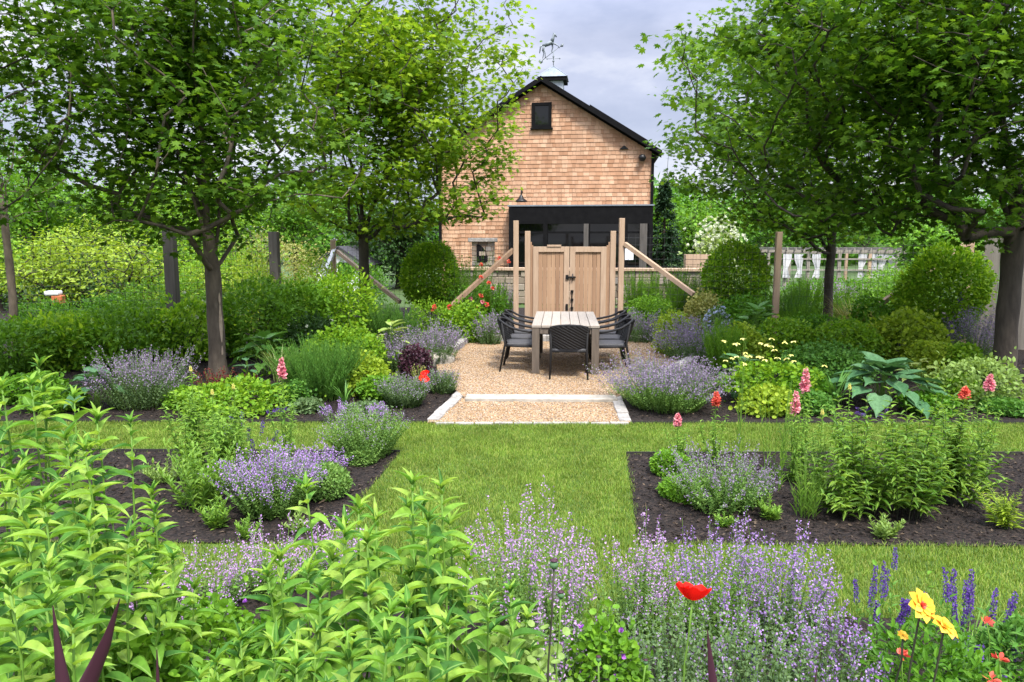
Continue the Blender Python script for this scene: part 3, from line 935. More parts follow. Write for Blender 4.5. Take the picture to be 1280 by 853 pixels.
# loft window
u0, z1 = barn_u(665, 129); u1, z0 = barn_u(689.5, 160)
m = MB(); fw = .11
uc, zcn = (u0 + u1) / 2, (z0 + z1) / 2; W_, H_ = u1 - u0, z1 - z0
m.box((u0 + fw/2, -.05, zcn), (fw, .09, H_)); m.box((u1 - fw/2, -.05, zcn), (fw, .09, H_))
m.box((uc, -.052, z1 - fw/2), (W_ - 2*fw, .088, fw)); m.box((uc, -.052, z0 + fw/2), (W_ - 2*fw, .088, fw))
m.box((uc, -.06, z0 - .03), (W_ + .1, .14, .06))
wn = m.build('window', M['black'], barn)
m = MB(); m.box((uc, -.03, zcn), (W_ - 2*fw, .02, H_ - 2*fw)); m.build('pane', M['glass'], wn)
# screened porch
u0, z1 = barn_u(638.5, 259); u1, _ = barn_u(815, 256); uw = u1 - u0
PD = .55
m = MB()
m.box(((u0+u1)/2, -PD/2, z1 + .02), (uw + .1, PD + .12, .05))
cap = m.build('porch_flashing', M['zinc'], barn)
m = MB()
m.box(((u0+u1)/2, -PD + .03, z1 - .33), (uw, .12, .62))
for px in (641, 683, 735, 781, 812):
    u, _ = barn_u(px); m.box((u, -PD + .035, (z1 - .64 + BZ)/2), (.16, .13, z1 - .64 - BZ))
m.box(((u0+u1)/2, -PD + .03, BZ + .28), (uw, .10, .1))
m.box(((u0+u1)/2, -PD + .032, z1 - .95), (uw, .06, .07))
for u in (u0 + .04, u1 - .04): m.box((u, -PD/2 + .05, (z1 - .03 + BZ)/2), (.08, PD - .12, z1 - .06 - BZ))
pf = m.build('porch_frame', M['black'], barn)
m = MB(); m.box(((u0+u1)/2, -PD + .12, (z1 + BZ)/2), (uw - .2, .02, z1 - BZ - .1)); m.build('pane', M['glass'], pf)
m = MB()
for px in (733, 803): 
    u, _ = barn_u(px); m = MB(); m.box((u, -PD - .06, (z1 - .64 + BZ)/2), (.17 if px < 800 else .26, .1, z1 - .64 - BZ))
    m.build('brown_post', M['wood_dark'], barn)  # brown posts coloured dark to imitate the shade inside the porch
# gooseneck lamp above the porch, wall lamp, vent
m = MB()
u, z = barn_u(653, 252)
m.tube([(u, -.03, z + .32), (u, -.20, z + .50), (u, -.36, z + .46), (u, -.42, z + .30), (u, -.42, z + .14)], .022, 8)
m.lathe([(.03, .22), (.06, .18), (.09, .10), (.20, .02), (.24, -.04), (.22, -.04), (.06, .06)], (u, -.42, z), 16)
m.build('barn_lamp', M['iron'], barn, True)
m = MB(); u, z = barn_u(802.5, 198)
m.lathe([(.0, .13), (.1, .1), (.14, 0), (.1, -.1), (0, -.13)], (u, -.16, z), 14); m.tube([(u, -.03, z), (u, -.16, z)], .04, 8)
m.build('wall_lamp', M['iron'], barn, True)
m = MB(); u, z = barn_u(780, 185)
m.add([(u-.16, -.07, z-.05), (u+.16, -.07, z-.05), (u, -.07, z+.08), (u-.16, -.02, z-.05), (u+.16, -.02, z-.05), (u, -.02, z+.08)], [(0,1,2), (0,3,4,1), (1,4,5,2), (2,5,3,0)])
m.build('vent', M['iron'], barn)
# cupola on the ridge
cy0 = 6.2
m = MB(); cw = .92
m.box((0, cy0, Za + .6), (cw, cw, 1.5)); cup = m.build('cupola', M['offwhite'], barn)
m = MB(); m.box((0, cy0, Za + 1.30), (cw + .32, cw + .32, .16)); m.build('cupola_trim', M['black'], cup)
m = MB(); hw2 = cw/2 + .2; zb = Za + 1.38; zt = Za + 1.95
v = [(-hw2, cy0-hw2, zb), (hw2, cy0-hw2, zb), (hw2, cy0+hw2, zb), (-hw2, cy0+hw2, zb), (0, cy0, zt)]
m.add(v, [(0,1,4), (1,2,4), (2,3,4), (3,0,4), (3,2,1,0)])
for c in v[:4]: m.tube([c, v[4]], .02, 5)
m.build('cupola_roof', M['zinc'], cup)
# weathervane: horse on an arrow above compass arms
m = MB()
zv = zt
m.tube([(0, cy0, zv - .05), (0, cy0, zv + .62)], .016, 8)
m.lathe([(0, .06), (.06, 0), (0, -.06)], (0, cy0, zv + .20), 10)
m.lathe([(0, .07), (.045, 0), (.02, -.06)], (0, cy0, zv + .40), 10)
for a in (0, pi/2): m.tube([(-.28*cos(a), cy0-.28*sin(a), zv+.31), (.28*cos(a), cy0+.28*sin(a), zv+.31)], .010, 5)
for sx_ in (-1, 1): m.lathe([(0, .045), (.035, 0), (0, -.045)], (sx_ * .28, cy0, zv + .31), 6)
m.build('weathervane', M['verdigris'], cup, True)
m = MB()
tl = np.array([-.56, cy0, zv + .20]); hd = np.array([.36, cy0, zv + .88])
m.tube([tl, hd], .014, 6)
def flat(pts):
    n_ = len(pts); v = [(x, cy0 - .012, z) for x, z in pts] + [(x, cy0 + .012, z) for x, z in pts]
    m.add(v, [tuple(range(n_)), tuple(range(2*n_-1, n_-1, -1))] + [(i, n_+i, n_+(i+1) % n_, (i+1) % n_) for i in range(n_)])
flat([(.30, zv+.80), (.42, zv+.80), (.45, zv+.95), (.32, zv+.90)])
flat([(-.66, zv+.20), (-.56, zv+.10), (-.46, zv+.18), (-.52, zv+.30), (-.62, zv+.28)])
def lim(pts, r): m.tube([(x, cy0 + y, zv + z) for x, y, z in pts], r, 8)
lim([(-.48,0,.86), (-.40,0,.90), (-.25,0,.93), (-.10,0,1.00), (-.04,0,1.05)], [.05, .095, .085, .10, .07])
lim([(-.08,0,1.02), (-.03,0,1.17), (.01,0,1.30), (.03,0,1.36)], [.09, .07, .05, .04])
lim([(.0,0,1.37), (.07,0,1.31), (.13,0,1.22)], [.05, .042, .026])
lim([(.0,.02,1.36), (.0,.02,1.44)], [.018, .004])
for y in (-.03, .03):
    lim([(-.42,y,.84), (-.46-y,y,.68), (-.40-y,y,.56), (-.42-2*y,y,.34)], [.05, .03, .02, .016])
lim([(-.06,-.03,.96), (.08,-.03,.92), (.20,-.03,.84), (.28,-.03,.74)], [.045, .03, .02, .014])
lim([(-.06,.03,.95), (-.04,.03,.78), (-.08,.03,.62), (-.05,.03,.56)], [.045, .03, .02, .014])
lim([(-.50,0,.90), (-.58,0,.82), (-.60,0,.66), (-.62,0,.55)], [.03, .035, .03, .012])
m.build('horse_vane', M['verdigris'], cup, True)

# retaining terrace in front of the barn with a timber cap
tw = empty('retaining_wall', at(720, 345, 24.6) * np.array([1, 1, 0]), -AX, 'low fieldstone terrace wall with pale timber cap below the barn', 'wall')
def local_u(px, Y0): return (px - 720) / F * Y0
rng = np.random.default_rng(3); m = MB()
ua, ub = local_u(560, 24.6), local_u(878, 24.6)
ztop = at(720, 336, 24.6)[2]
for r_ in range(5):
    x = ua
    while x < ub:
        w = rng.uniform(.2, .6); hh = (ztop - .06) / 5
        m.box((min(x + w/2, ub), rng.normal(0, .02), hh * (r_ + .5)), (w * .97, .4, hh * .96)); x += w
m.build('stone_wall', M['fieldstone'], tw, bevel=.02)
m = MB(); x = ua
while x < ub:
    m.box((x + .9, 0, ztop - .02), (1.78, .5, .09)); x += 1.8
m.build('cap', M['wood_pale'], tw, bevel=.006)
# stone pillar by the porch
pp = at(604, 345, 26.2); pl = empty('stone_pillar', (pp[0], pp[1], .7), -AX, 'fieldstone pillar with flat cap beside the barn porch', 'pillar')
zt = at(604, 303, 26.2)[2] - .7; m = MB()
for r_ in range(int(zt / .17) + 1):
    x = -.36
    while x < .36:
        w = min(rng.uniform(.15, .34), .36 - x + .02); m.box((x + w/2, 0, .17*(r_+.5)), (w*.94, .62 + rng.normal(0, .02), .16)); x += w
m.build('stonework', M['fieldstone'], pl, bevel=.02)
m = MB(); m.box((0, 0, zt + .08), (.92, .82, .13)); m.build('cap', M['granite'], pl, bevel=.015)
# dark quarter-round panel left of it
m = MB(); n_ = 14
arc = [(0, 0), (.0, .62)] + [(.38 * sin(a), .62 * cos(a)) for a in np.linspace(.1, pi/2, n_)]
v = [(x, 0, z) for x, z in arc] + [(x, .05, z) for x, z in arc]; k_ = len(arc)
m.add(v, [tuple(range(k_)), tuple(range(2*k_-1, k_-1, -1))] + [(i, k_+i, k_+(i+1) % k_, (i+1) % k_) for i in range(k_)])
o = m.build('rounded_panel', M['black'])
o.location = at(596, 328, 25.9); o.rotation_euler = (0, 0, -AX)
tag(o, 'black quarter-round panel standing left of the stone pillar', 'panel')
# notice on the porch
m = MB(); m.box((0, 0, 0), (.30, .012, .40)); o = m.build('notice', M['paper']); p_ = at(786.5, 318, 26.6); o.location = p_; o.rotation_euler = (0, 0, -AX)
tag(o, 'blank white sheet of paper on the dark porch', 'notice')
# pale timber planter right of the barn
p_ = at(871, 326, 25.5)
o = empty('planter', (p_[0], p_[1], p_[2] - .5), -AX, 'pale timber planter box below the white flowering dogwood', 'planter')
m = MB()
for i in range(4): m.box((0, -.3, .12 + .17*i), (.72, .05, .16)); m.box((0, .3, .12 + .17*i), (.72, .05, .16)); m.box((-.385, 0, .12+.17*i), (.05, .66, .16)); m.box((.385, 0, .12+.17*i), (.05, .66, .16))
m.build('board', M['wood_pale'], o)
m = MB(); m.box((0, 0, .55), (.7, .55, .04)); m.build('soil', M['mulch'], o)

# ------------------------------------------------------------------ gate
GY = 16.0; GA = radians(5)
gc = at(711, 400, GY)
gate = empty('garden_gate', (gc[0], gc[1], 0), -GA, 'double cedar board gate with black latch behind the dining table', 'gate')
GU = lambda px: (px - 711) / F * GY
GZ = lambda py: at(711, py, GY)[2]
doors = []
zt, zb = GZ(308.5), .18
def door(xa, xb, seed):
    m = MB(); st = .115
    m.box((xa + st/2, -.03, (zt+zb)/2), (st, .05, zt - zb)); m.box((xb - st/2, -.03, (zt+zb)/2), (st, .05, zt - zb))
    m.box(((xa+xb)/2, -.032, zt - st/2), (xb - xa - 2*st, .05, st)); m.box(((xa+xb)/2, -.032, zb + st/2), (xb - xa - 2*st, .05, st))
    d = m.build('door', M['wood_pale'], gate, bevel=.004)
    m = MB(); rng = np.random.default_rng(seed); x = xa + st; xe = xb - st; k = 6; w = (xe - x) / k
    for i in range(k):
        m.box((x + w*(i+.5), -.012 + rng.normal(0, .002), (zt+zb)/2), (w - .006, .024, zt - zb - 2*st))
    m.build('board_panel', M['wood'], d)
    return d
xl, xm, xr = GU(666), GU(711.3), GU(756.5)
dl = door(xl, xm - .006, 4); dr = door(xm + .006, xr, 9)
m = MB(); zl = GZ(346.5)
m.box((xm + .05, -.075, zl), (.17, .03, .035)); m.tube([(xm + .07, -.07, zl - .07), (xm + .07, -.13, zl), (xm + .07, -.07, zl + .07)], .012, 6)
m.box((xm - .05, -.07, zl), (.06, .025, .10)); m.build('latch', M['iron'], dr)
m = MB(); zr = GZ(363)
m.tube([(xm + .06, -.08, zr), (xm + .06, -.08, .1)], .012, 6)
for z in (zr - .02, zr - .2, zr - .38): m.box((xm + .06, -.07, z), (.06, .03, .05))
m.build('drop_bolt', M['iron'], dr)
m = MB(); m.box((xm - .05, -.07, GZ(384)), (.05, .03, .14)); m.build('hinge', M['iron'], dl)
m = MB(); m.box((GU(692), -.03, zt + .02), (.30, .09, .04)); m.build('cap_block', M['wood_pale'], dl)
for s, xp in ((-1, GU(659)), (1, GU(764.5))):
    m = MB(); m.box((xp, 0, GZ(289)/2), (.115, .115, GZ(289))); m.build('post', M['wood_pale'], gate, bevel=.006)
    m = MB(); xd = xl if s < 0 else xr
    a_, b_ = sorted((xp + (.06 if s < 0 else -.06), xd)); k = 2; w = (b_ - a_) / k
    for i in range(k):
        zz = zt + (.10 if (i == 0) == (s < 0) else .03)
        m.box((a_ + w*(i+.5), -.01, (zz + .1)/2), (w - .004, .03, zz - .1))
    m.build('side_board', M['wood'], gate)

# deer fence either side of the gate
def fence(name, label, posts, braces, postmat, w=.115, wires=True, zw=2.45, bm=None):
    p0 = posts[0]
    root = empty(name, (p0[0][0], p0[0][1], 0), 0, label, 'fence')
    o = np.array([p0[0][0], p0[0][1], 0])
    for (p, h, mat) in posts:
        m = MB(); m.box((p[0]-o[0], p[1]-o[1], h/2 - .1), (w, w, h + .2)); m.build('post', M[mat], root, bevel=.008)
    for a, b, mat in braces:
        m = MB(); m.beam(np.array(a) - o, np.array(b) - o, .09, .09); m.build('brace', M[mat], root, bevel=.006)
    if wires:
        m = MB()
        for (p, h, _), (q, h2, _) in zip(posts[:-1], posts[1:]):
            zz = min(h, h2, zw) - .05
            a = np.array([p[0], p[1], 0]) - o; b = np.array([q[0], q[1], 0]) - o; L = np.linalg.norm(b - a)
            A, B = [], []
            for z in np.arange(.2, zz, .15): A.append(a + (0, 0, z)); B.append(b + (0, 0, z))
            for t in np.arange(0, 1, .15 / L): c = a + (b - a) * t; A.append(c + (0, 0, .1)); B.append(c + (0, 0, zz))
            A, B = np.array(A), np.array(B); m.edges(A, B, np.full(len(A), .0028), np.full(len(A), .0028), 3)
        m.build('wire_mesh', M['wire'], root)
    return root
def post(px, top, Y, mat='wood_pale'):
    p = at(px, top, Y); return (p[:2], p[2], mat)
fence('deer_fence', 'tall wire deer fence with pale posts left of the gate', [post(645, 276, 16.15), post(416, 300, 19)],
      [(at(642, 312, 16.2), at(562, 385, 15.2), 'wood_brown'), (at(421, 314, 19), at(500, 378, 17.6), 'wood_pale'), (at(418, 312, 19), at(401, 356, 18.2), 'whitepaint')], 'wood_pale')
fence('deer_fence', 'tall wire deer fence with pale posts and slanted braces right of the gate', [post(777.5, 273, 15.95), post(974, 290, 15.4), post(1213, 302, 14.6)],
      [(at(781, 305, 15.9), at(867, 368, 14.8), 'wood_pale'), (at(1211, 303, 14.6), at(1098, 382, 14.2), 'wood_pale')], 'wood_pale')
fence('deer_fence', 'wire deer fence on dark square posts behind the left peony hedge', [post(-150, 285, 13, 'wood_dark'), post(211, 285, 14.5, 'wood_dark'), post(342, 290, 17, 'wood_dark')], [], 'wood_dark', w=.2)
# weathered board fence at far right
p0 = at(1222, 400, 14.5); p1 = at(1400, 400, 13.2)
root = empty('board_fence', (p0[0], p0[1], 0), 0, 'weathered grey board fence behind the dark maple trunk', 'fence')
m = MB(); d = (p1 - p0); d[2] = 0; L = np.linalg.norm(d); d /= L; rng = np.random.default_rng(4)
zf = at(1230, 297, 14.5)[2]; x = 0
while x < L:
    w = .145; m.box(tuple(d * (x + w/2) + np.array([0, rng.normal(0, .004), (zf + rng.normal(0, .012))/2])), (w - .006, .025, zf), math.atan2(d[1], d[0])); x += w
m.build('board', M['wood_grey'], root)
m = MB()
for z in (.5, zf - .35):
    m = MB(); m.box(tuple(d * L/2 + np.array([0, .05, z])), (L, .05, .09), math.atan2(d[1], d[0])); m.build('rail', M['wood_grey'], root)

# ------------------------------------------------------------------ table and chairs
TA = radians(3.8)
tf = at(707, 407, 11.2); tcx, tcy = tf[0] + sin(TA) * 1.1, tf[1] + cos(TA) * 1.1
TW, TLn, TH_ = 1.04, 2.25, .755
table = empty('dining_table', (tcx, tcy, ZP), -TA, 'weathered slatted wooden dining table on the gravel patio', 'table')
m = MB(); k = 7; w = TW / k
for i in range(k): m.box((-TW/2 + w*(i+.5), 0, TH_ - .02), (w - .008, TLn, .038))
m.build('tabletop', M['tabletop'], table, bevel=.004)
m = MB()
for s in (-1, 1): m.box((s*(TW/2 - .045), 0, TH_ - .09), (.05, TLn - .26, .09)); m.box((0, s*(TLn/2 - .045), TH_ - .09), (TW - .26, .05, .09))
m.build('apron', M['tableleg'], table, bevel=.004)
for sx_ in (-1, 1):
    for sy in (-1, 1):
        m = MB(); m.box((sx_*(TW/2 - .065), sy*(TLn/2 - .065), (TH_ - .045)/2), (.115, .115, TH_ - .045)); m.build('leg', M['tableleg'], table, bevel=.006)

def make_chair(label):
    """armchair facing +Y: woven seat, curved woven back, rail sweeping from the back into the arms"""
    c = empty('dining_chair', (0, 0, ZP), 0, label, 'chair', 'black woven chairs round the table')
    hw_ = .27; dep = .26; zs = .44; zb_ = .80
    m = MB(); n_ = 7
    V = []; 
    for j in range(n_):
        for i in range(n_):
            x = -hw_ + .02 + (2*hw_ - .04) * i/(n_-1); y = -dep + 2*dep*j/(n_-1)
            V.append((x, y, zs + .012 - .018 * (1 - (x/hw_)**2) * (1 - (y/dep)**2)))
    Vb = [(x, y, zs - .035) for x, y, z in V]
    f = [(j*n_+i, j*n_+i+1, (j+1)*n_+i+1, (j+1)*n_+i) for j in range(n_-1) for i in range(n_-1)]
    fb = [tuple(q + n_*n_ for q in t_[::-1]) for t_ in f]
    rim = [i for i in range(n_)] + [j*n_+n_-1 for j in range(1, n_)] + [(n_-1)*n_+i for i in range(n_-2, -1, -1)] + [j*n_ for j in range(n_-2, 0, -1)]
    fr = [(rim[i], rim[i] + n_*n_, rim[(i+1) % len(rim)] + n_*n_, rim[(i+1) % len(rim)]) for i in range(len(rim))]
    m.add(V + Vb, f + fb + fr); m.build('seat', M['seatpad'], c, True)
    # back panel: bowed sheet with horizontal weave ribs
    m = MB(); na = 15; nz_ = 17; V = []
    for j in range(nz_):
        t = j/(nz_-1); z = zs + .01 + (zb_ - zs - .01) * t
        for i in range(na):
            a = (i/(na-1) - .5) * 2
            rib = .004 * (1 if (i + j) % 2 else -1)
            V.append((a * hw_ * (1 + .03*t), -dep - .02 - .11*t + .075*a*a + rib, z - .015 * a * a * t))
    Vb = [(x, y - .014, z) for x, y, z in V]
    f = [(j*na+i, j*na+i+1, (j+1)*na+i+1, (j+1)*na+i) for j in range(nz_-1) for i in range(na-1)]
    fb = [tuple(q + na*nz_ for q in t_[::-1]) for t_ in f]
    m.add(V + Vb, f + fb); m.build('backrest', M['rattan'], c, False)
    m = MB()
    pts = [(hw_*1.06, .18, .63), (hw_*1.10, .02, .655), (hw_*1.09, -.16, .70), (hw_*1.02, -.27, .765), (hw_*.62, -.345, .80), (0, -.37, .812)]
    pts = pts + [(-x, y, z) for x, y, z in pts[-2::-1]]
    pts = np.array(pts); tt = np.linspace(0, len(pts)-1, 33)
    pts = np.stack([np.interp(tt, np.arange(len(pts)), pts[:, i]) for i in range(3)], 1)
    m.tube(pts, .019, 8)
    m.build('arm_rail', M['rattan'], c, True)
    for s in (-1, 1):
        m = MB(); m.tube([(s*hw_*1.06, .18, .63), (s*hw_*1.02, .21, .44), (s*(hw_+.005), .235, 0)], [.017, .018, .014], 8); m.build('leg', M['rattan'], c, True)
        m = MB(); m.tube([(s*hw_*1.0, -.30, .77), (s*hw_*.97, -.245, .45), (s*(hw_+.01), -.33, 0)], [.016, .019, .014], 8); m.build('leg', M['rattan'], c, True)
    m = MB()
    m.tube([(-hw_, .22, .40), (hw_, .22, .40)], .016, 8); m.tube([(-hw_*.97, -.25, .41), (hw_*.97, -.25, .41)], .016, 8)
    for s in (-1, 1): m.tube([(s*hw_, .22, .40), (s*hw_*.97, -.25, .41)], .016, 8)
    m.build('seat_frame', M['rattan'], c, True)
    return c
def tpos(u, v):
    return (tcx + u*cos(TA) + v*sin(TA), tcy - u*sin(TA) + v*cos(TA), ZP)
ch0 = make_chair('black woven armchair at the near table end with its back to the viewer')
ch0.location = tpos(.05, -TLn/2 - .12); ch0.rotation_euler = (0, 0, -TA)
side_lab = ['nearest of the black woven chairs along the left table side', 'middle black woven chair along the left table side', 'farthest black woven chair along the left table side by the lavender']
side_lab_r = ['nearest of the black woven chairs along the right table side', 'middle black woven chair along the right table side', 'farthest black woven chair along the right table side by the lavender']
for i in range(3):
    dup(ch0, tpos(-TW/2 - .16, -.70 + .70*i), -TA - pi/2 + .04*(i-1), side_lab[i])
    dup(ch0, tpos(TW/2 + .16, -.70 + .70*i), -TA + pi/2 - .05*(i-1), side_lab_r[i])

# ------------------------------------------------------------------ maples
MAPLES = 'maples lining the patio garden'
t1 = gp(273, 472, .02)
make_tree('maple_tree', 'maple with a scarred pale trunk behind the left hosta bed', 'tree', t1, 8.0, at(270, 340, t1[1])[2], .125,
          env_ell(-.25, 0, 4.4, 2.55, 2.3, 2.85, 1.5, 2.1), 520, M['maple'], M['bark'], .10, 44, 1, spread=.23, group=MAPLES)
m = MB(); th = -.55; rr_ = .128
for (z0_, z1_, w0) in ((.55, 1.12, .030), (1.12, 1.30, .018), (.12, .5, .02)):
    V = []
    for t_ in np.linspace(0, 1, 9):
        ww = w0*sin(pi*(.08 + .84*t_))
        for q in (-1, 0, 1): V.append(((rr_*cos(th + q*ww/rr_)), rr_*sin(th + q*ww/rr_), z0_ + (z1_ - z0_)*t_))
    m.add(V, [(i*3+j, i*3+j+1, (i+1)*3+j+1, (i+1)*3+j) for i in range(8) for j in range(2)])
M['scar'] = stdmat('bare_wood', (.30,.22,.15), (.42,.33,.24), 20, .8)
tr_ = [o for o in bpy.data.objects if o.name == 'maple_tree'][0]
m.build('bark_scar', M['scar'], tr_, True)
p2 = at(457, 410, 16.8)
make_tree('maple_tree', 'light green maple with a straight dark trunk left of the barn', 'tree', (p2[0], p2[1], 0), 9.6, at(457, 300, 16.8)[2], .125,
          env_ell(.75, 0, 5.3, 3.1, 2.7, 3.7, 1.6, 2.3), 680, M['maple_light'], M['bark_dark'], .11, 42, 2, spread=.27, group=MAPLES)
p3 = at(1034, 402, 16.8)
make_tree('maple_tree', 'slim trunked maple in front of the white curtained pergola', 'tree', (p3[0], p3[1], 0), 8.4, at(1034, 318, 16.8)[2], .105,
          env_ell(-1.0, 0, 4.7, 3.2, 2.6, 3.2, 1.5, 2.0), 640, M['maple_mid'], M['bark_dark'], .11, 38, 3, spread=.26, group=MAPLES)
p4 = at(1254, 462, 10.9)
make_tree('maple_tree', 'large dark maple with the thickest trunk before the grey board fence', 'tree', (p4[0], p4[1], 0), 8.5, at(1254, 290, 10.9)[2], .158,
          env_ell(-1.35, -.1, 4.55, 3.6, 2.8, 2.85, 1.45, 2.12), 860, M['maple'], M['bark_dark'], .10, 40, 4, spread=.25, group=MAPLES)
p5 = at(-30, 470, 8.8)
make_tree('maple_tree', 'dark maple whose branches droop in at the upper left corner', 'tree', (p5[0] - 1.2, p5[1], 0), 7.5, 1.9, .12,
          env_ell(.25, 0, 4.6, 2.0, 2.0, 2.4, 1.5, 2.35), 240, M['maple'], M['bark_dark'], .10, 40, 5, spread=.23, group=MAPLES)
p6 = at(19, 418, 13.5)
make_tree('lichen_tree', 'thin lichen covered trunk beside the left hedge end', 'tree', (p6[0], p6[1], 0), 6.0, 2.4, .07,
          env_ell(-.6, 0, 3.9, 1.7, 1.7, 1.6, 1.5, 2.3), 150, M['hedge'], M['bark'], .09, 24, 6, T=TL, wr=.5)

# ------------------------------------------------------------------ plants
SEED = [100]
def nxt():
    SEED[0] += 1; return SEED[0]

def where(px, top, Y, w, z0=0.0):
    p = at(px, top, Y)
    return (p[0], Y, z0), p[2] - z0, w / F * Y / 2

def plant(name, label, cat, loc, parts, group=None):
    root = empty(name, loc, 0, label, cat, group)
    for nm, mb, mat, stuff in parts:
        if mb.n: mb.build(nm, mat, root, kind='stuff' if stuff else None)
    return root

def shrub(px, top, Y, w, label, mat='hedge', n=3200, L=.07, W=None, T=TD, name='shrub', cat='shrub', ry=None, z0f=0.0, bloom=None, amp=.12, group=None, inner=.5, ragged=.07, depth=1.0, trunk=True):
    rng = np.random.default_rng(nxt())
    loc, h, r = where(px, top, Y, w)
    f = MB(); W = W or L * .55
    if T is TR: n = int(n * 1.9); L *= .78; W *= .78
    else: n = int(n * 1.5); L *= 1.15; W *= 1.25
    ball(f, rng, n, r, r * depth, h * z0f - .12 * h, h, L, W, T, amp, inner, ragged)
    s = MB()
    if trunk:
        k = 9; a = rng.uniform(0, 2*pi, k); q = rng.uniform(.3, .75, k)
        tips = np.stack([np.cos(a)*r*q, np.sin(a)*r*q*depth, h*rng.uniform(.5, .85, k)], 1)
        b = tips * np.array([.12, .12, 0]); mid = tips * np.array([.45, .45, .55])
        s.tubes(np.stack([b, mid, tips], 1), np.array([.014, .010, .004])[None] * max(.4, min(1.2, r)), 5)
    parts = [('stem', s, M['stem_dark'], True), ('foliage', f, M[mat], False)]
    if bloom:
        bm_, cnt, size, zlo = bloom
        fl = MB(); d = rand_dirs(rng, cnt * 6); d = d[(d[:, 2] > zlo) & (d[:, 1] < .6)][:cnt]
        c = np.array([0, 0, h * .44]); P = c + d * np.array([r, r*depth, h * .56]) * (rng.uniform(.78, 1.04, len(d)) + rng.exponential(ragged, len(d)) * .5)[:, None]
        for i in range(6):
            q = d + nrm(rng.normal(0, 1, (len(d), 3))) * .9
            fl.leaves(TO, P, q, rng.normal(0, 1, (len(d), 3)), size, size * .8)
        parts.append(('blossom', fl, M[bm_], True))
    return plant(name, label, cat, loc, parts, group)

def catmint(px, top, Y, w, label, leaf='mint', petal='lav', n=150, cnt=16, size=.014, L=.035, per=15, group='catmint clumps', fl0=.62, name='catmint', cat='catmint', rb=.5, hv=.3, W=None, rad=.018, mound=.42, el=22, lean=0):
    rng = np.random.default_rng(nxt())
    loc, h, r = where(px, top, Y, w)
    f, s, b = MB(), MB(), MB()
    herb(f, s, b, rng, n, r, h, rb=rb, L=L, W=W or L * .55, per=per, lo=.06, hi=fl0 + .1, el=el, T=TD if Y > 8 else TL, stem=.0018, hv=hv, arch=1.1, mound=mound, fl=(fl0, 1.0, cnt, size, rad), lean=lean)
    return plant(name, label, cat, loc, [('stem', s, M['stem'], True), ('foliage', f, M[leaf], False), ('blossom', b, M[petal], True)], group)

def mound(px, top, Y, w, label, mat='lime', n=1500, L=.06, name='perennial', cat='plant', bloom=None, T=TR, amp=.15, group=None):
    """soft hummock of roundish leaves"""
    return shrub(px, top, Y, w, label, mat, n, L, L * .95, T, name, cat, bloom=bloom, amp=amp, inner=.45, ragged=.10, group=group, trunk=False)

def hosta(px, top, Y, w, label, mat='hosta', n=30, L=.26, W=.19, group='hostas'):
    rng = np.random.default_rng(nxt()); loc, h, r = where(px, top, Y, w)
    f, s = MB(), MB(); rosette(f, s, rng, n, r, h, L, W)
    root = empty('hosta', loc, 0, label, 'hosta', group)
    f.build('foliage', M[mat], root, True); s.build('stem', M['stem'], root, kind='stuff')
    return root

def clump(px, top, Y, w, label, mat='hosta', n=90, W=.018, name='grass_clump', cat='plant', L=None):
    rng = np.random.default_rng(nxt()); loc, h, r = where(px, top, Y, w)
    f = MB(); straps(f, rng, n, r, h, L or h * 1.25, W)
    return plant(name, label, cat, loc, [('foliage', f, M[mat], False)])

def spires(px, top, Y, w, label, n=6, petal='violet', leaf='mint_green', name='salvia', cat='salvia', group='purple salvias', fl0=.62, cnt=70, size=.012, rad=.012, L=.05, per=8, hv=.3, base=None):
    rng = np.random.default_rng(nxt()); loc, h, r = where(px, top, Y, w)
    f, s, b = MB(), MB(), MB()
    herb(f, s, b, rng, n, r, h, rb=.5, L=L, W=L*.32, per=per, lo=.05, hi=fl0, el=30, T=TL, stem=.0022, hv=hv, mound=.3, fl=(fl0, 1.0, cnt, size, rad), arch=1.1)
    return plant(name, label, cat, loc, [('stem', s, M['stem'], True), ('foliage', f, M[leaf], False), ('blossom', b, M[petal], False)], group)

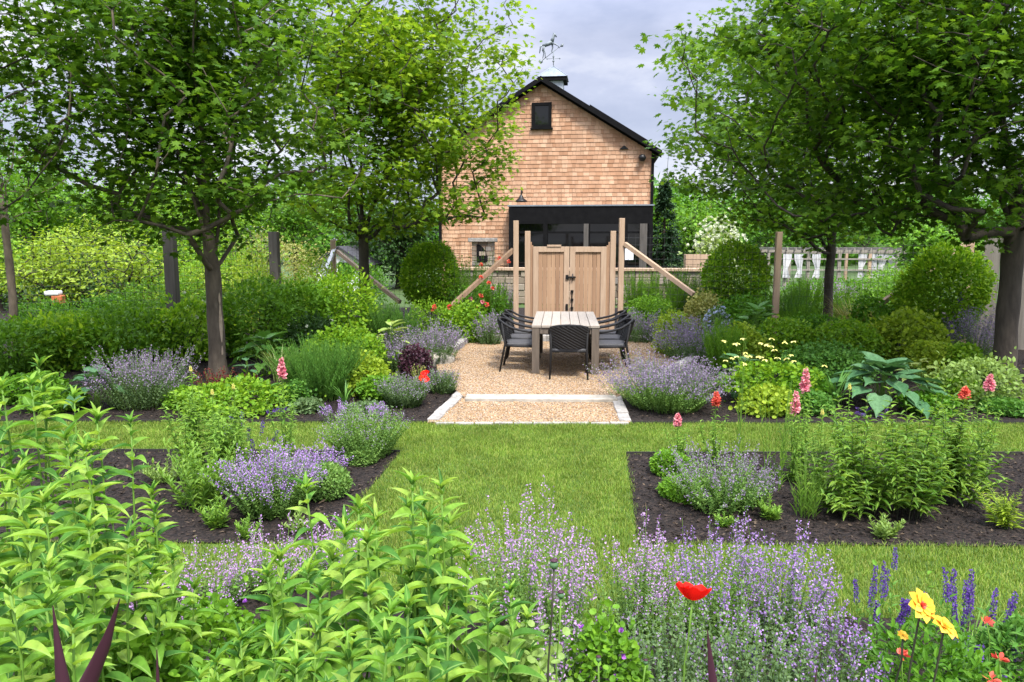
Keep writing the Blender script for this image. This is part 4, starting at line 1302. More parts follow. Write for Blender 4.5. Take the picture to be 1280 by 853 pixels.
def snapdragon(px, head_top, head_bot, Y, label, petal='pink', lean=0.0, leafy=True, group='snapdragons', extra=5, headw=.042, leafL=.078, fan=.18):
    """upright leafy stem ending in a dense spike of flowers"""
    rng = np.random.default_rng(nxt()); loc, h, r = where(px, head_top, Y, 10)
    zb = at(px, head_bot, Y)[2]
    f, s, b = MB(), MB(), MB()
    m_ = 8; t = np.linspace(0, 1, m_)
    path = np.stack([lean*(t-1)*h + rng.normal(0, .004, m_), rng.normal(0, .004, m_), h*t], 1)
    ex = [path]
    for i in range(extra):
        a = rng.uniform(0, 2*pi); q = path.copy(); hh = rng.uniform(.55, .8)
        rd_ = rng.uniform(.04, fan); q[:, 0] += np.cos(a)*rd_*t**.8; q[:, 1] += np.sin(a)*rd_*t**.8; q[:, 2] *= hh; ex.append(q)
    s.tubes(np.array(ex), .0035*np.linspace(1.2, .7, m_)[None], 6)
    for q in ex:
        top_ = zb/h - .02 if q is path else .98
        k = int(60*q[-1][2]/.9); tt = np.linspace(.06, top_, k)
        P_ = np.stack([np.interp(tt, t, q[:, i]) for i in range(3)], 1)
        a = np.arange(k)*2.4; e_ = rng.normal(.35, .25, k)
        d = np.stack([np.cos(a)*np.cos(e_), np.sin(a)*np.cos(e_), np.sin(e_)], 1)
        Ls = leafL*(1 - .5*tt)*rng.uniform(.8, 1.2, k)
        f.leaves(T_lance(3, .2, .3), P_, d, np.tile([0, 0, 1.0], (k, 1)), Ls, Ls*.3)
    k = 46; tt = np.linspace(zb/h, .985, k); P_ = np.stack([np.interp(tt, t, path[:, i]) for i in range(3)], 1)
    taper = np.interp(np.linspace(0, 1, k), [0, .25, 1], [.9, 1, .35])
    a = np.arange(k)*2.4
    for j in range(5):
        aa = a + rng.normal(0, .35, k); e_ = rng.normal(.1, .5, k)
        d = np.stack([np.cos(aa)*np.cos(e_), np.sin(aa)*np.cos(e_), np.sin(e_)], 1)
        b.leaves(TO, P_ + d*.006, d + rng.normal(0, .25, (k, 3)), rng.normal(0, 1, (k, 3)), headw*taper*rng.uniform(.6, 1.15, k), headw*.62*taper)
    return plant('snapdragon', label, 'snapdragon', loc, [('stem', s, M['stem'], True), ('foliage', f, M['lance'], False), ('flower_spike', b, M[petal], False)], group)

def tallplant(stems, label, leaf='tall', L=.108, W=.038, name='sunflower_plant', cat='plant', gap=.064, group='tall leafy perennials', bottom=.12):
    """stems = [(px, top, Y)]: leafy upright stems of one plant; opposite pairs turning a right angle at each node"""
    rng = np.random.default_rng(nxt())
    c = np.mean([at(*q) for q in stems], 0); loc = (c[0], c[1], 0)
    f, s = MB(), MB()
    for q in [(px + dx, py + dy, Y + dY) for px, py, Y in stems for dx, dy, dY in ((0, 0, 0), (rng.uniform(-30, 30), rng.uniform(15, 60), rng.uniform(-.15, .25)), (rng.uniform(-34, 34), rng.uniform(10, 80), rng.uniform(-.1, .3)))][:7 if len(stems) > 1 else 1]:
        p = at(*q) - np.array(loc); h = p[2] - .03
        m_ = 9; t = np.linspace(0, 1, m_)
        b = p[:2]*.55 + rng.normal(0, .03, 2)
        path = np.stack([b[0] + (p[0]-b[0])*t**1.4, b[1] + (p[1]-b[1])*t**1.4, h*t], 1)
        path[1:-1, :2] += rng.normal(0, .006, (m_-2, 2))
        s.tube(path, .0052*np.linspace(1.15, .55, m_), 8)
        k = int(h*(1-bottom)/gap)
        z = h - np.cumsum(gap*np.interp(np.arange(k), [0, 3, 8], [.35, .8, 1.1])); z = z[z > h*bottom]; k = len(z)
        P_ = np.stack([np.interp(z, path[:, 2], path[:, i]) for i in range(3)], 1)
        a0 = rng.uniform(0, pi)
        i_ = np.arange(k)
        for o in range(2):
            a = a0 + i_*pi/2 + o*pi + rng.normal(0, .18, k)
            e_ = np.interp(i_, [0, 1, 3, 8], [1.05, .75, .42, .05]) + rng.normal(0, .14, k)
            d = np.stack([np.cos(a)*np.cos(e_), np.sin(a)*np.cos(e_), np.sin(e_)], 1)
            sc_ = np.interp(i_, [0, 1, 2, 4, 20], [.45, .68, .88, 1.0, .9])*rng.uniform(.85, 1.12, k)
            f.leaves(TG, P_, d, np.tile([0, 0, 1.0], (k, 1)) + rng.normal(0, .12, (k, 3)), L*sc_, W*sc_*np.interp(i_, [0, 2], [.75, 1])*rng.uniform(.8, 1.2, k))
        # the unopened tuft at the tip
        k = 7; a = np.arange(k)*2.4; e_ = rng.uniform(.75, 1.4, k)
        d = np.stack([np.cos(a)*np.cos(e_), np.sin(a)*np.cos(e_), np.sin(e_)], 1)
        tip = np.tile(path[-1], (k, 1))
        f.leaves(TG, tip, d, np.stack([-np.cos(a), -np.sin(a), 0*a + .3], 1), L*rng.uniform(.3, .75, k), W*rng.uniform(.22, .45, k))
    root = empty(name, loc, 0, label, cat, group)
    s.build('stem', M['stem'], root, True); f.build('foliage', M[leaf], root, True)
    return root

# ---- far background: woods, trees and shrubs beyond the fence
rng = np.random.default_rng(77)
f = MB()
for i in range(150):
    x = rng.uniform(-75, 75); y = rng.uniform(62, 80); h = rng.uniform(5, 8.2) * (1 if abs(x) > 12 else .8); r = rng.uniform(2, 3.6)
    n_ = 420; d = rand_dirs(rng, n_); P_ = np.array([x, y, h*.5]) + d*np.array([r, r, h*.52])*(.6 + .4*rng.random(n_))[:, None]
    f.leaves(TD, P_, d + rng.normal(0, .6, (n_, 3)), d + np.array([0, 0, .8]), rng.uniform(.5, .9, n_), rng.uniform(.35, .6, n_))
tag(f.build('woods', M['hedge']), 'far green woods closing the view beyond the garden', 'woods', kind='stuff')

def bgtree(px, top, Y, w, label, mat='bright', seed=0, fork=None, n_t=150, per=26, L=.2, name='tree', group=None, bark='bark_dark', lo=.25, spread=.4):
    loc, h, r = where(px, top, Y, w)
    return make_tree(name, label, 'tree', loc, h, fork or h*.28, .05 + h*.012, env_ell(0, 0, h*(.5 + lo/2), r, r, h*(.5 - lo/2), 1.6, h*lo*.8), n_t, M[mat], M[bark], L, per, seed, T=TL, wr=.6, spread=spread, flat=.16, group=group)
BG = 'trees beyond the garden fence'
bgtree(30, 175, 27, 190, 'bright tree behind the lichen covered trunk', 'bright', 31, group=BG, n_t=190)
bgtree(125, 215, 31, 190, 'rounded yellow-green tree behind the fence, next right of the lichen trunk', 'yellowgreen', 32, group=BG, n_t=220, lo=.12)
bgtree(245, 190, 33, 200, 'yellow-green tree seen through the branches of the scarred maple', 'yellowgreen', 33, group=BG, n_t=220, lo=.12)
bgtree(365, 215, 36, 160, 'green tree above the brown hedge beyond the fence', 'bright', 34, group=BG, n_t=170)
bgtree(495, 232, 33, 130, 'dark dense tree close left of the barn corner', 'dark', 35, group=BG, n_t=210, lo=.05)
bgtree(872, 232, 36, 120, 'mid green tree between the dark spruce and the white dogwood', 'bright', 36, group=BG, n_t=190, lo=.08)
bgtree(960, 225, 44, 170, 'tall dull green tree behind the white dogwood', 'hedge', 37, group=BG, n_t=200, lo=.1)
bgtree(1085, 215, 50, 190, 'dark green tree standing behind the curtained pergola', 'hedge', 38, group=BG, n_t=220, lo=.1)
bgtree(1165, 262, 30, 100, 'light green tree above the right round shrub', 'bright', 39, group=BG, n_t=150, lo=.2)
bgtree(1250, 210, 34, 200, 'green tree rising over the grey board fence', 'hedge', 40, group=BG, n_t=190, lo=.15)

def spruce(px, top, Y, w, label, seed):
    rng = np.random.default_rng(seed); loc, h, r = where(px, top, Y, w)
    f, s = MB(), MB(); s.tube([(0, 0, 0), (0, 0, h*.97)], [.13, .02], 10)
    n_ = 230; z = h*(.03 + .97*rng.random(n_)**1.25); a = rng.uniform(0, 2*pi, n_); Lb = r*(1 - z/h)*rng.uniform(.75, 1.1, n_) + .1
    for i in range(n_):
        k = 26; t = rng.random(k)**.7; e_ = -.25
        P_ = np.stack([np.cos(a[i])*Lb[i]*t, np.sin(a[i])*Lb[i]*t, z[i] + Lb[i]*(.12*t - .35*t*t)], 1) + rng.normal(0, .06, (k, 3))
        d = np.stack([np.full(k, np.cos(a[i])), np.full(k, np.sin(a[i])), np.full(k, -.2)], 1) + rng.normal(0, .5, (k, 3))
        f.leaves(TD, P_, d, rng.normal(0, .5, (k, 3)) + np.array([0, 0, 1.0]), rng.uniform(.12, .26, k), rng.uniform(.05, .1, k))
    root = empty('spruce_tree', loc, 0, label, 'tree', 'spruces'); s.build('trunk', M['bark_dark'], root); f.build('crown', M['spruce'], root)
spruce(832, 228, 33, 62, 'dark spruce close against the right barn corner', 51)
spruce(1190, 205, 46, 90, 'dark conifer behind the large right round shrub', 52)

# flowering dogwood
shrub(899, 280, 27, 60, 'white flowering dogwood beyond the right fence', 'hosta_pale', 1500, .13, .08, TD, 'dogwood', 'shrub', amp=.28, bloom=('white', 260, .10, -.1), inner=.5, ragged=.25)

SH = 'shrubs beyond the fence'
for (px, top, Y, w, lab, mat, n_, L) in [
    (60, 380, 16.5, 90, 'dull green bush below the orange cart', 'hedge', 2000, .08),
    (130, 325, 20, 110, 'dark green rounded bush in the middle of the left fence view', 'dark', 2200, .10),
    (255, 315, 19, 110, 'yellow-green shrub between the dark post and the scarred trunk', 'yellowgreen', 2400, .08),
    (318, 330, 17, 70, 'lime tipped shrub right of the scarred trunk', 'lime', 1800, .08),
    (390, 332, 17, 66, 'lime tipped shrub below the white brace', 'lime', 1800, .08),
    (330, 300, 27, 120, 'brown clipped hedge block beyond the fence', 'straw', 2600, .12),
    (440, 325, 24, 90, 'low green bush in front of the white shed', 'hedge', 2000, .10),
    (360, 355, 19, 120, 'low bright bush between the dark post and the white brace', 'bright', 2400, .09),
    (135, 368, 15.5, 90, 'low twiggy green bush left of the dark square post', 'hedge', 2600, .08),
    (205, 355, 15.6, 110, 'low green bush around the foot of the dark square post', 'bright', 2400, .08),
    (1010, 365, 19.5, 120, 'low bright bush left behind the slim maple', 'bright', 2400, .08),
    (1125, 335, 20, 80, 'bright leafy shrub between pergola and right round shrub', 'bright', 2400, .09),
    (1050, 352, 26, 130, 'dense green bush in front of the pergola', 'hedge', 2200, .11),
]:
    shrub(px, top, Y, w, lab, mat, int(n_ * 1.6), L * .72, group=SH, amp=.32, ragged=.18)

for i, (px, top, Y, w, lab, mat, nt_) in enumerate([
    (60, 285, 19, 130, 'wispy lime shrub behind the wire fence by the lichen trunk', 'lime', 110),
    (-10, 280, 22, 130, 'big lime bush at the far left beyond the fence', 'yellowgreen', 130),
    (110, 262, 24, 130, 'tall lime bush behind the rounded dark one', 'lime', 130),
    (215, 268, 23, 130, 'tall yellow-green bush behind the dark square post', 'yellowgreen', 130),
    (292, 285, 22, 110, 'tall yellow-green bush behind the scarred trunk', 'yellowgreen', 110),
    (158, 280, 17.5, 110, 'open twiggy yellow-green shrub left of the dark square post', 'lime', 70),
    (255, 322, 18.5, 100, 'small lime shrub between the dark post and the scarred trunk', 'lime', 80)]):
    bgtree(px, top, Y, w, lab, mat, 300 + i, fork=.35, n_t=nt_, per=26, L=.115, name='branching_shrub', group=SH, lo=.14, spread=.24)
for (px, top, Y, w, lab) in [(25, 325, 24.5, 110, 'dark rounded bush added as gap shade deep behind the lichen trunk'), (180, 318, 25, 120, 'dark bush added as gap shade deep behind the open twiggy shrub'), (265, 330, 25, 100, 'dark bush added as gap shade deep behind the small lime shrub'), (95, 330, 22, 80, 'dark bush added as gap shade between two lime shrubs by the fence')]:
    shrub(px, top, Y, w, lab, 'dark', 2200, .12, group=SH, amp=.25, ragged=.12)  # dark leaf colour put behind the lime shrubs as shade in their gaps
# left peony hedge: separate bushes
PE = 'hedge of peony bushes'
for (px, top, Y, w, lab, bl) in [
    (20, 405, 11.8, 120, 'dark green peony bush at the left picture edge', None),
    (95, 395, 12.2, 120, 'peony bush of the left hedge behind the blue hosta', None),
    (165, 388, 12.4, 120, 'peony bush of the left hedge behind the pale catmint', None),
    (228, 372, 12.8, 110, 'tallest peony bush close left of the scarred trunk', ('white', 9, .06, .5)),
    (318, 358, 13.4, 100, 'broad green bush right of the scarred trunk', None),
    (372, 352, 14.2, 90, 'dense green bush between scarred trunk and straight dark trunk', None),
    (425, 345, 15.0, 90, 'bright green bush touching the straight dark trunk', None)]:
    shrub(px, top, Y, w, lab, {95: 'clipped', 228: 'clipped', 425: 'clipped'}.get(px, 'bright'), 3000, .085, .036, TL, 'peony_bush', 'shrub', bloom=bl, group=PE, amp=.22, ragged=.16)
shrub(395, 395, 13.2, 80, 'low dark leggy bush with white flowers near the straight trunk', 'dark', 1700, .06, bloom=('white', 8, .05, 0), name='low_bush', amp=.2)

# clipped round shrubs
RS = 'clipped round shrubs'
shrub(538, 306, 17.6, 72, 'clipped round green shrub left of the orange roses', 'clipped', 6500, .075, name='round_shrub', group=RS, amp=.08, inner=.64, ragged=.05, z0f=.34)
shrub(920, 307, 17.2, 80, 'clipped round shrub with bright top right of the gate', 'clipped', 6500, .075, name='round_shrub', group=RS, amp=.08, inner=.64, ragged=.05, z0f=.34)
shrub(1183, 310, 13.6, 100, 'largest clipped round shrub beside the thick dark trunk', 'clipped', 8000, .07, name='round_shrub', group=RS, amp=.09, inner=.62, ragged=.055, z0f=.26)
# perennials left of the gate
def feathery(px, top, Y, w, label, mat='bright', n=120, L=.10):
    rng = np.random.default_rng(nxt()); loc, h, r = where(px, top, Y, w); f, s = MB(), MB()
    herb(f, s, MB(), rng, n, r, h, rb=.5, L=L, W=L*.13, per=22, lo=.1, hi=1.0, el=35, T=TD, stem=.003, hv=.3, mound=.35, opp=3, twist=.8)
    return plant('feathery_perennial', label, 'plant', loc, [('stem', s, M['stem'], True), ('foliage', f, M[mat], False)])
feathery(590, 318, 17.2, 62, 'tall feathery bright perennial between round shrub and left brace', 'bright')
feathery(620, 352, 16.6, 50, 'feathery light perennial below the left fence brace', 'bright')
feathery(800, 338, 17.0, 50, 'leafy green perennial just right of the pale gate post', 'bright')
feathery(825, 340, 16.6, 64, 'full green perennial between gate post and right brace', 'bright')
feathery(852, 332, 17.8, 50, 'leafy green perennial under the right fence brace', 'bright')
feathery(880, 345, 17.4, 60, 'feathery green perennial left of the bright topped round shrub', 'bright')
feathery(985, 362, 15.8, 70, 'feathery dark perennial around the lone pale fence post', 'feather')
feathery(1075, 350, 17.5, 90, 'bright feathery drift right of the slim maple trunk', 'bright')
feathery(1010, 345, 19, 60, 'bright feathery drift left of the slim maple trunk', 'bright')
feathery(480, 378, 14.6, 46, 'bluish green tufted perennial right of the straight dark trunk', 'feather', 150, .08)
feathery(506, 385, 14.2, 36, 'small tufted perennial left of the rose bush', 'feather', 110, .08)
# rose bushes, each rose a part of its bush
def rose_bush(px, top, Y, w, label, roses, n=2600):
    rng = np.random.default_rng(nxt()); loc, h, r = where(px, top, Y, w)
    f = MB(); ball(f, rng, n, r, r*.7, 0, h, .06, .036, TD, .22, .4, .12)
    root = plant('rose_bush', label, 'rose bush', loc, [('foliage', f, M['yellowgreen'] if 'low' in label else M['hedge'], False)], 'rose bushes')
    for (rx, ry, sz, mat) in roses:
        p = at(rx, ry, Y - r*.55) - np.array(loc); b = MB()
        k = 22; d = rand_dirs(rng, k); d[:, 1] -= .3; d[:, 2] += .25; d = nrm(d)
        b.leaves(TO, p + d*sz*.22, d + rng.normal(0, .35, (k, 3)), rand_dirs(rng, k), sz*.52, sz*.5)
        b.build('rose', M[mat], root)
rose_bush(600, 352, 16.0, 74, 'tall rose bush with orange and pink roses beside the left brace',
          [(601, 331, .075, 'coral'), (624, 323, .07, 'coral'), (601, 347, .08, 'coral'), (611, 354, .075, 'coral'), (616, 361, .075, 'coral'), (601, 370, .09, 'coral'), (588, 374, .08, 'pink'), (603, 378, .08, 'pink'), (608, 381, .09, 'coral'), (597, 383, .06, 'coral'), (636, 327, .07, 'coral')], 1500)
rose_bush(548, 375, 15.2, 84, 'low rose bush with a few salmon roses below the round shrub', [(543, 384, .085, 'coral'), (562, 384, .085, 'coral'), (541, 388, .06, 'coral')], 2400)
mound(580, 380, 15.0, 60, 'yellow-green mound between low rose bush and patio', 'yellowgreen', 1500, .06)

CM = 'catmint clumps'
catmint(175, 433, 9.2, 136, 'broad pale lilac catmint beside the blue hosta, left of the scarred trunk', 'mint', 'lav_grey', 260, 18, .018, .038, 17)
catmint(540, 398, 12.4, 100, 'grey lavender clump on the left back rim of the gravel', 'mint', 'lav_grey', 230, 18, .02, .035, 14, name='lavender_clump', fl0=.5)
catmint(495, 412, 11.8, 66, 'dusky lavender clump behind the flat stone slab', 'mint', 'lav_grey', 150, 18, .02, .035, 12, name='lavender_clump', fl0=.5)
catmint(612, 388, 14.6, 50, 'lavender clump behind the left table chairs', 'mint', 'lav_grey', 120, 16, .022, .04, 12, name='lavender_clump', fl0=.5)
catmint(505, 466, 9.2, 78, 'sage coloured catmint in the corner by the left granite kerb', 'mint', 'lav_grey', 230, 6, .014, .036, 17, fl0=.75)
catmint(553, 458, 10.0, 52, 'small grey-green catmint leaning over the gravel behind the red poppy', 'mint', 'lav_grey', 150, 5, .014, .036, 15, fl0=.75)
catmint(836, 442, 9.1, 168, 'huge catmint clump spilling over the right granite kerb', 'mint_green', 'lav_grey', 420, 22, .018, .038, 17, fl0=.58)
catmint(795, 440, 9.6, 110, 'loose catmint sprays arching over the gravel by the right step', 'mint', 'lav_grey', 60, 22, .017, .03, 8, fl0=.45, lean=-.25)
catmint(872, 392, 12.6, 118, 'dusky grey lavender clump on the right rim of the patio', 'mint', 'lav_grey', 300, 20, .021, .036, 14, name='lavender_clump', fl0=.48)
catmint(802, 384, 14.9, 62, 'lavender clump behind the right table chairs', 'mint', 'lav_grey', 150, 18, .022, .04, 12, name='lavender_clump', fl0=.5)
catmint(1221, 380, 12.6, 76, 'soft blue catmint below the largest round shrub', 'mint', 'lav_grey', 200, 20, .021, .036, 12, fl0=.5)
catmint(625, 352, 20.5, 50, 'distant lavender in front of the terrace wall', 'mint', 'lav_grey', 110, 14, .03, .05, 10, name='lavender_clump', fl0=.4)
catmint(1050, 346, 21, 120, 'mauve drift of flowers before the pergola', 'mint', 'lav_pink', 160, 14, .03, .05, 8, name='lavender_clump', fl0=.35)

# hostas, ferns, mounds
hosta(118, 464, 9.0, 70, 'blue hosta at the left foot of the pale lilac catmint', 'hosta_blue', 18, .26, .2)
hosta(330, 420, 11.3, 86, 'dark large leaved hosta in the shade right of the scarred trunk', 'hosta', 26, .28, .2)
hosta(308, 450, 10.3, 34, 'small hosta at the foot of the scarred trunk', 'hosta_blue', 9, .17, .13)
clump(348, 432, 10.9, 50, 'arching iris-like clump left of the feathery green bush', 'hosta_pale', 44, .022, 'daylily')
clump(430, 480, 9.2, 26, 'small strappy tuft below the feathery green bush', 'hosta', 26, .016, 'daylily')
hosta(332, 485, 9.0, 40, 'upright broad leaved plant behind the pink snapdragon', 'hosta', 9, .2, .09, group=None)
shrub(292, 478, 8.95, 124, 'low light green bush at the lawn edge before the scarred trunk', 'yellowgreen', 1900, .05, .032, TL, 'low_bush', 'shrub', amp=.22, ragged=.15)
spires(265, 460, 10.2, 60, 'red stemmed low plant left of the scarred trunk base', 26, 'redleaf', 'redleaf', 'astilbe', 'plant', 'red astilbes', .3, 26, .02, .02, .04, 5)
spires(305, 462, 10.4, 40, 'red stemmed low plant right of the scarred trunk base', 16, 'redleaf', 'redleaf', 'astilbe', 'plant', 'red astilbes', .3, 26, .02, .02, .04, 5)
feathery(398, 425, 9.7, 128, 'large feathery green bush with a yellow-green top in the left bed', 'feather', 330, .075)
mound(430, 408, 11.2, 100, 'yellow-green hummock behind the feathery green bush', 'yellowgreen', 2300, .06)
hosta(490, 404, 11.9, 56, 'cream variegated hosta between yellow-green hummock and lavender', 'hosta_pale', 22, .2, .14)
mound(448, 445, 10.1, 84, 'lime leafy mound right of the feathery green bush', 'lime', 1700, .06)
mound(470, 470, 9.6, 50, 'small fresh green mound beside the sage coloured catmint', 'bright', 800, .05)
mound(520, 432, 11.0, 40, 'dark purple leaved mound by the flat stone slab', 'darkpurple', 800, .05, 'heuchera')
mound(385, 500, 8.9, 36, 'small grey-green mound right of the pink snapdragon', 'mint', 600, .05)

mound(812, 367, 15.6, 62, 'neat bright spirea mound under the right fence brace', 'bright', 2200, .045, 'spirea')
mound(845, 392, 13.4, 54, 'lime euphorbia mound beside the dusky grey lavender', 'lime', 1300, .06, 'euphorbia')
mound(880, 366, 15.2, 50, 'straw tinted mound below the bright topped round shrub', 'straw', 1200, .06)
mound(925, 372, 14.6, 70, 'green leafy mound behind the pale blue phlox', 'hedge', 1700, .07)
mound(897, 384, 13.2, 34, 'pale blue phlox patch below the bright topped round shrub', 'mint', 500, .05, 'phlox', bloom=('paleblue', 60, .035, .1))
hosta(948, 380, 12.9, 70, 'glossy bright hosta right of the pale blue phlox', 'hosta', 26, .26, .17)
mound(930, 408, 12.0, 60, 'lime mound in front of the glossy bright hosta', 'lime', 1300, .06, 'ladys_mantle')
mound(985, 398, 12.4, 86, 'yellow-green mound left of the slim maple trunk', 'yellowgreen', 2000, .06, 'ladys_mantle')
mound(1015, 395, 13.6, 70, 'green mound at the foot of the slim maple trunk', 'hedge', 1600, .06)
clump(1070, 376, 14.6, 62, 'straw coloured grass tuft right of the slim maple trunk', 'straw', 420, .014, L=1.05)
mound(1060, 402, 12.2, 100, 'broad yellow-green mound below the straw coloured grass', 'yellowgreen', 2300, .06, 'ladys_mantle')
mound(1035, 432, 10.9, 110, 'ferny mid green mound right of the yellow columbine', 'feather', 2300, .05)
shrub(1132, 392, 12.4, 92, 'golden leaved hydrangea below the largest round shrub', 'lime', 2000, .085, .07, TR, 'hydrangea', 'shrub', amp=.15, ragged=.12)
mound(1165, 428, 11.4, 60, 'lime mound right of the white stone edge', 'lime', 1300, .06, 'ladys_mantle')
mound(1200, 430, 11.2, 50, 'yellow-green mound left of the thick dark trunk', 'yellowgreen', 1100, .06, 'ladys_mantle')
hosta(1150, 452, 10.6, 60, 'small variegated hosta below the lime mound', 'hosta_pale', 14, .17, .11)
shrub(1222, 448, 9.4, 90, 'loose bushy rose at the foot of the thick dark trunk', 'phlox', 1600, .055, .034, TL, 'low_bush', 'shrub', amp=.25, ragged=.18)
hosta(925, 448, 10.0, 70, 'blue hosta half hidden behind the yellow columbine', 'hosta_blue', 16, .26, .19)
hosta(1105, 460, 9.25, 154, 'largest blue hosta with huge drooping leaves in the right bed', 'hosta_blue', 48, .34, .25)
clump(1045, 470, 9.2, 44, 'upright strappy clump left of the largest blue hosta', 'hosta', 24, .03, 'iris_clump')
mound(1000, 468, 9.4, 70, 'green mound behind the tall pink snapdragon', 'hedge', 1300, .055)
mound(880, 366, 16.0, 44, 'small yellow mound under the right brace end', 'straw', 600, .06)
mound(1110, 360, 15.6, 80, 'ferny green drift left of the largest round shrub', 'bright', 1700, .07)
mound(1095, 372, 14.0, 60, 'green mound beneath the slanted right brace', 'hedge', 1300, .07)
mound(940, 355, 16.6, 60, 'green drift before the lone pale fence post', 'hedge', 1300, .07)
mound(1012, 490, 8.85, 56, 'mid green cushion between lime mound and dark purple salvia', 'feather', 900, .05)
mound(1160, 492, 8.8, 60, 'low green cushion at the right foot of the largest blue hosta', 'hedge', 900, .05)
mound(1195, 470, 9.4, 60, 'yellow-green cushion left of the loose bushy rose', 'yellowgreen', 900, .05)
mound(1255, 500, 8.8, 60, 'dull green cushion at the right end of the back bed', 'feather', 900, .05)
mound(30, 470, 9.6, 90, 'shaded green cushion left of the blue hosta', 'hedge', 1400, .06)
mound(70, 486, 9.0, 70, 'low bright cushion beside the blue hosta', 'bright', 1000, .05)
mound(228, 486, 9.1, 44, 'small green cushion right of the pale lilac catmint', 'bright', 700, .045)
mound(372, 478, 9.3, 40, 'small cushion behind the lone pink snapdragon', 'feather', 700, .045)
mound(455, 505, 8.75, 50, 'low grey-green cushion at the edge left of the sage catmint', 'mint', 800, .04)
feathery(905, 400, 11.6, 60, 'upright green perennial behind the huge catmint', 'bright', 90, .09)
feathery(1000, 378, 14.8, 60, 'bright upright perennial left of the slim maple foot', 'bright', 100, .10)
feathery(1105, 388, 13.2, 50, 'bright upright perennial beside the golden hydrangea', 'bright', 90, .09)
# columbine
rng = np.random.default_rng(nxt()); loc, h, r = where(960, 424, 9.35, 116)
f, s, b = MB(), MB(), MB()
ball(f, rng, 1500, r, r*.8, 0, h*.62, .055, .05, TR, .2, .4, .1)
Pf, hz, tip = herb(f, s, b, rng, 26, r*.95, h, rb=.5, L=.04, W=.03, per=6, lo=.3, hi=.85, el=20, T=TR, stem=.0022, hv=.3, mound=.3)
tp = Pf(np.ones((26, 1)))[:, 0]
for j in range(5):
    a = j*2*pi/5; d = np.tile([cos(a), sin(a), -.25], (26, 1)); b.leaves(TO, tp, d + rng.normal(0, .2, (26, 3)), np.tile([0, 0, 1.0], (26, 1)), .05, .03)
plant('columbine', 'yellow columbine with nodding flowers right of the huge catmint', 'columbine', loc, [('stem', s, M['stem'], True), ('foliage', f, M['yellowgreen'], False), ('blossom', b, M['paleyellow'], True)])
mound(962, 485, 8.85, 74, 'lime mound at the lawn edge below the yellow columbine', 'lime', 900, .06)
spires(1090, 512, 8.7, 60, 'low dark purple salvia below the largest blue hosta', 12, 'violet', 'feather', 'salvia', 'salvia', 'purple salvias', .45, 40, .014, .014, .05, 6)
spires(1020, 505, 8.8, 40, 'low dark purple salvia left of the largest blue hosta', 6, 'violet', 'feather', 'salvia', 'salvia', 'purple salvias', .45, 40, .014, .014, .05, 6)
spires(1200, 360, 12.9, 16, 'single blue delphinium spike against the largest round shrub', 2, 'violet', 'feather', 'delphinium', 'delphinium', None, .8, 60, .03, .025, .06, 8)
# white stone edge
blocks('kerb', [gp(1088, 447, .05), gp(1158, 446, .05)], .2, .14, 0, .5, 12)

# far right beyond: pergola with white curtains
PY = 34.0
pc = at(1050, 345, PY); perg = empty('pergola', (pc[0], pc[1], 0), -.04, 'pale timber pergola with white curtains in the right distance', 'pergola')
U = lambda px: (px - 1050)/F*PY
zt = at(1050, 313, PY)[2]
m = MB()
for y in (0, 2.6): m.box((U(1050), y, zt - .07), (U(1128) - U(968), .12, .16))
for x in np.linspace(U(972), U(1124), 16): m.box((x, 1.3, zt + .06), (.05, 3.1, .10))
m.build('beam', M['wood_grey'], perg)
for px in (982, 1010, 1048, 1085, 1118):
    for y in (0, 2.6):
        m = MB(); m.box((U(px), y, (zt - .16)/2), (.13, .13, zt - .16)); m.build('post', M['wood_pale'] if px in (1085,) else M['wood_grey'], perg)
m = MB()
for z in (.75, 1.25):
    m = MB(); m.box((U(1050), -.1, z), (U(1125) - U(970), .04, .06)); m.build('rail', M['wood_grey'], perg)
def curtain(px, w, side, label):
    rng = np.random.default_rng(nxt()); p = at(px, 318, PY)
    n_, k = 22, 12; V = []
    zt_ = zt - .18; zb_ = .4
    for j in range(k):
        t = j/(k-1); nar = 1 - .5*math.exp(-((t - .66)/.30)**2) * (1 if t < .66 else .9)
        for i in range(n_):
            a = i/(n_-1) - .5; V.append((a*w*nar + side*.16*w*(1-nar)*2, .05*sin(i*1.9)*nar, zt_ + (zb_ - zt_)*t))
    m = MB(); m.add(V + [(x, y + .012, z) for x, y, z in V], [(j*n_+i, j*n_+i+1, (j+1)*n_+i+1, (j+1)*n_+i) for j in range(k-1) for i in range(n_-1)] + [(n_*k + j*n_+i, n_*k + (j+1)*n_+i, n_*k + (j+1)*n_+i+1, n_*k + j*n_+i+1) for j in range(k-1) for i in range(n_-1)])
    o = m.build('curtain', M['curtain'], None, True); o.location = (p[0], PY - .08, 0); tag(o, label, 'curtain', 'white pergola curtains')
for px, s_, lab in ((984, -1, 'leftmost white tied curtain of the pergola'), (998, 1, 'white tied curtain second from the left end of the pergola'), (1020, 1, 'white tied curtain just left of the slim maple trunk'),
                    (1078, -1, 'greyish curtain left of the pale pergola post'), (1091, 1, 'white tied curtain right of the pale pergola post'), (1103, -1, 'narrow white curtain between two at the pergola right end'), (1114, 1, 'rightmost white curtain of the pergola')):
    curtain(px, .42, s_, lab)
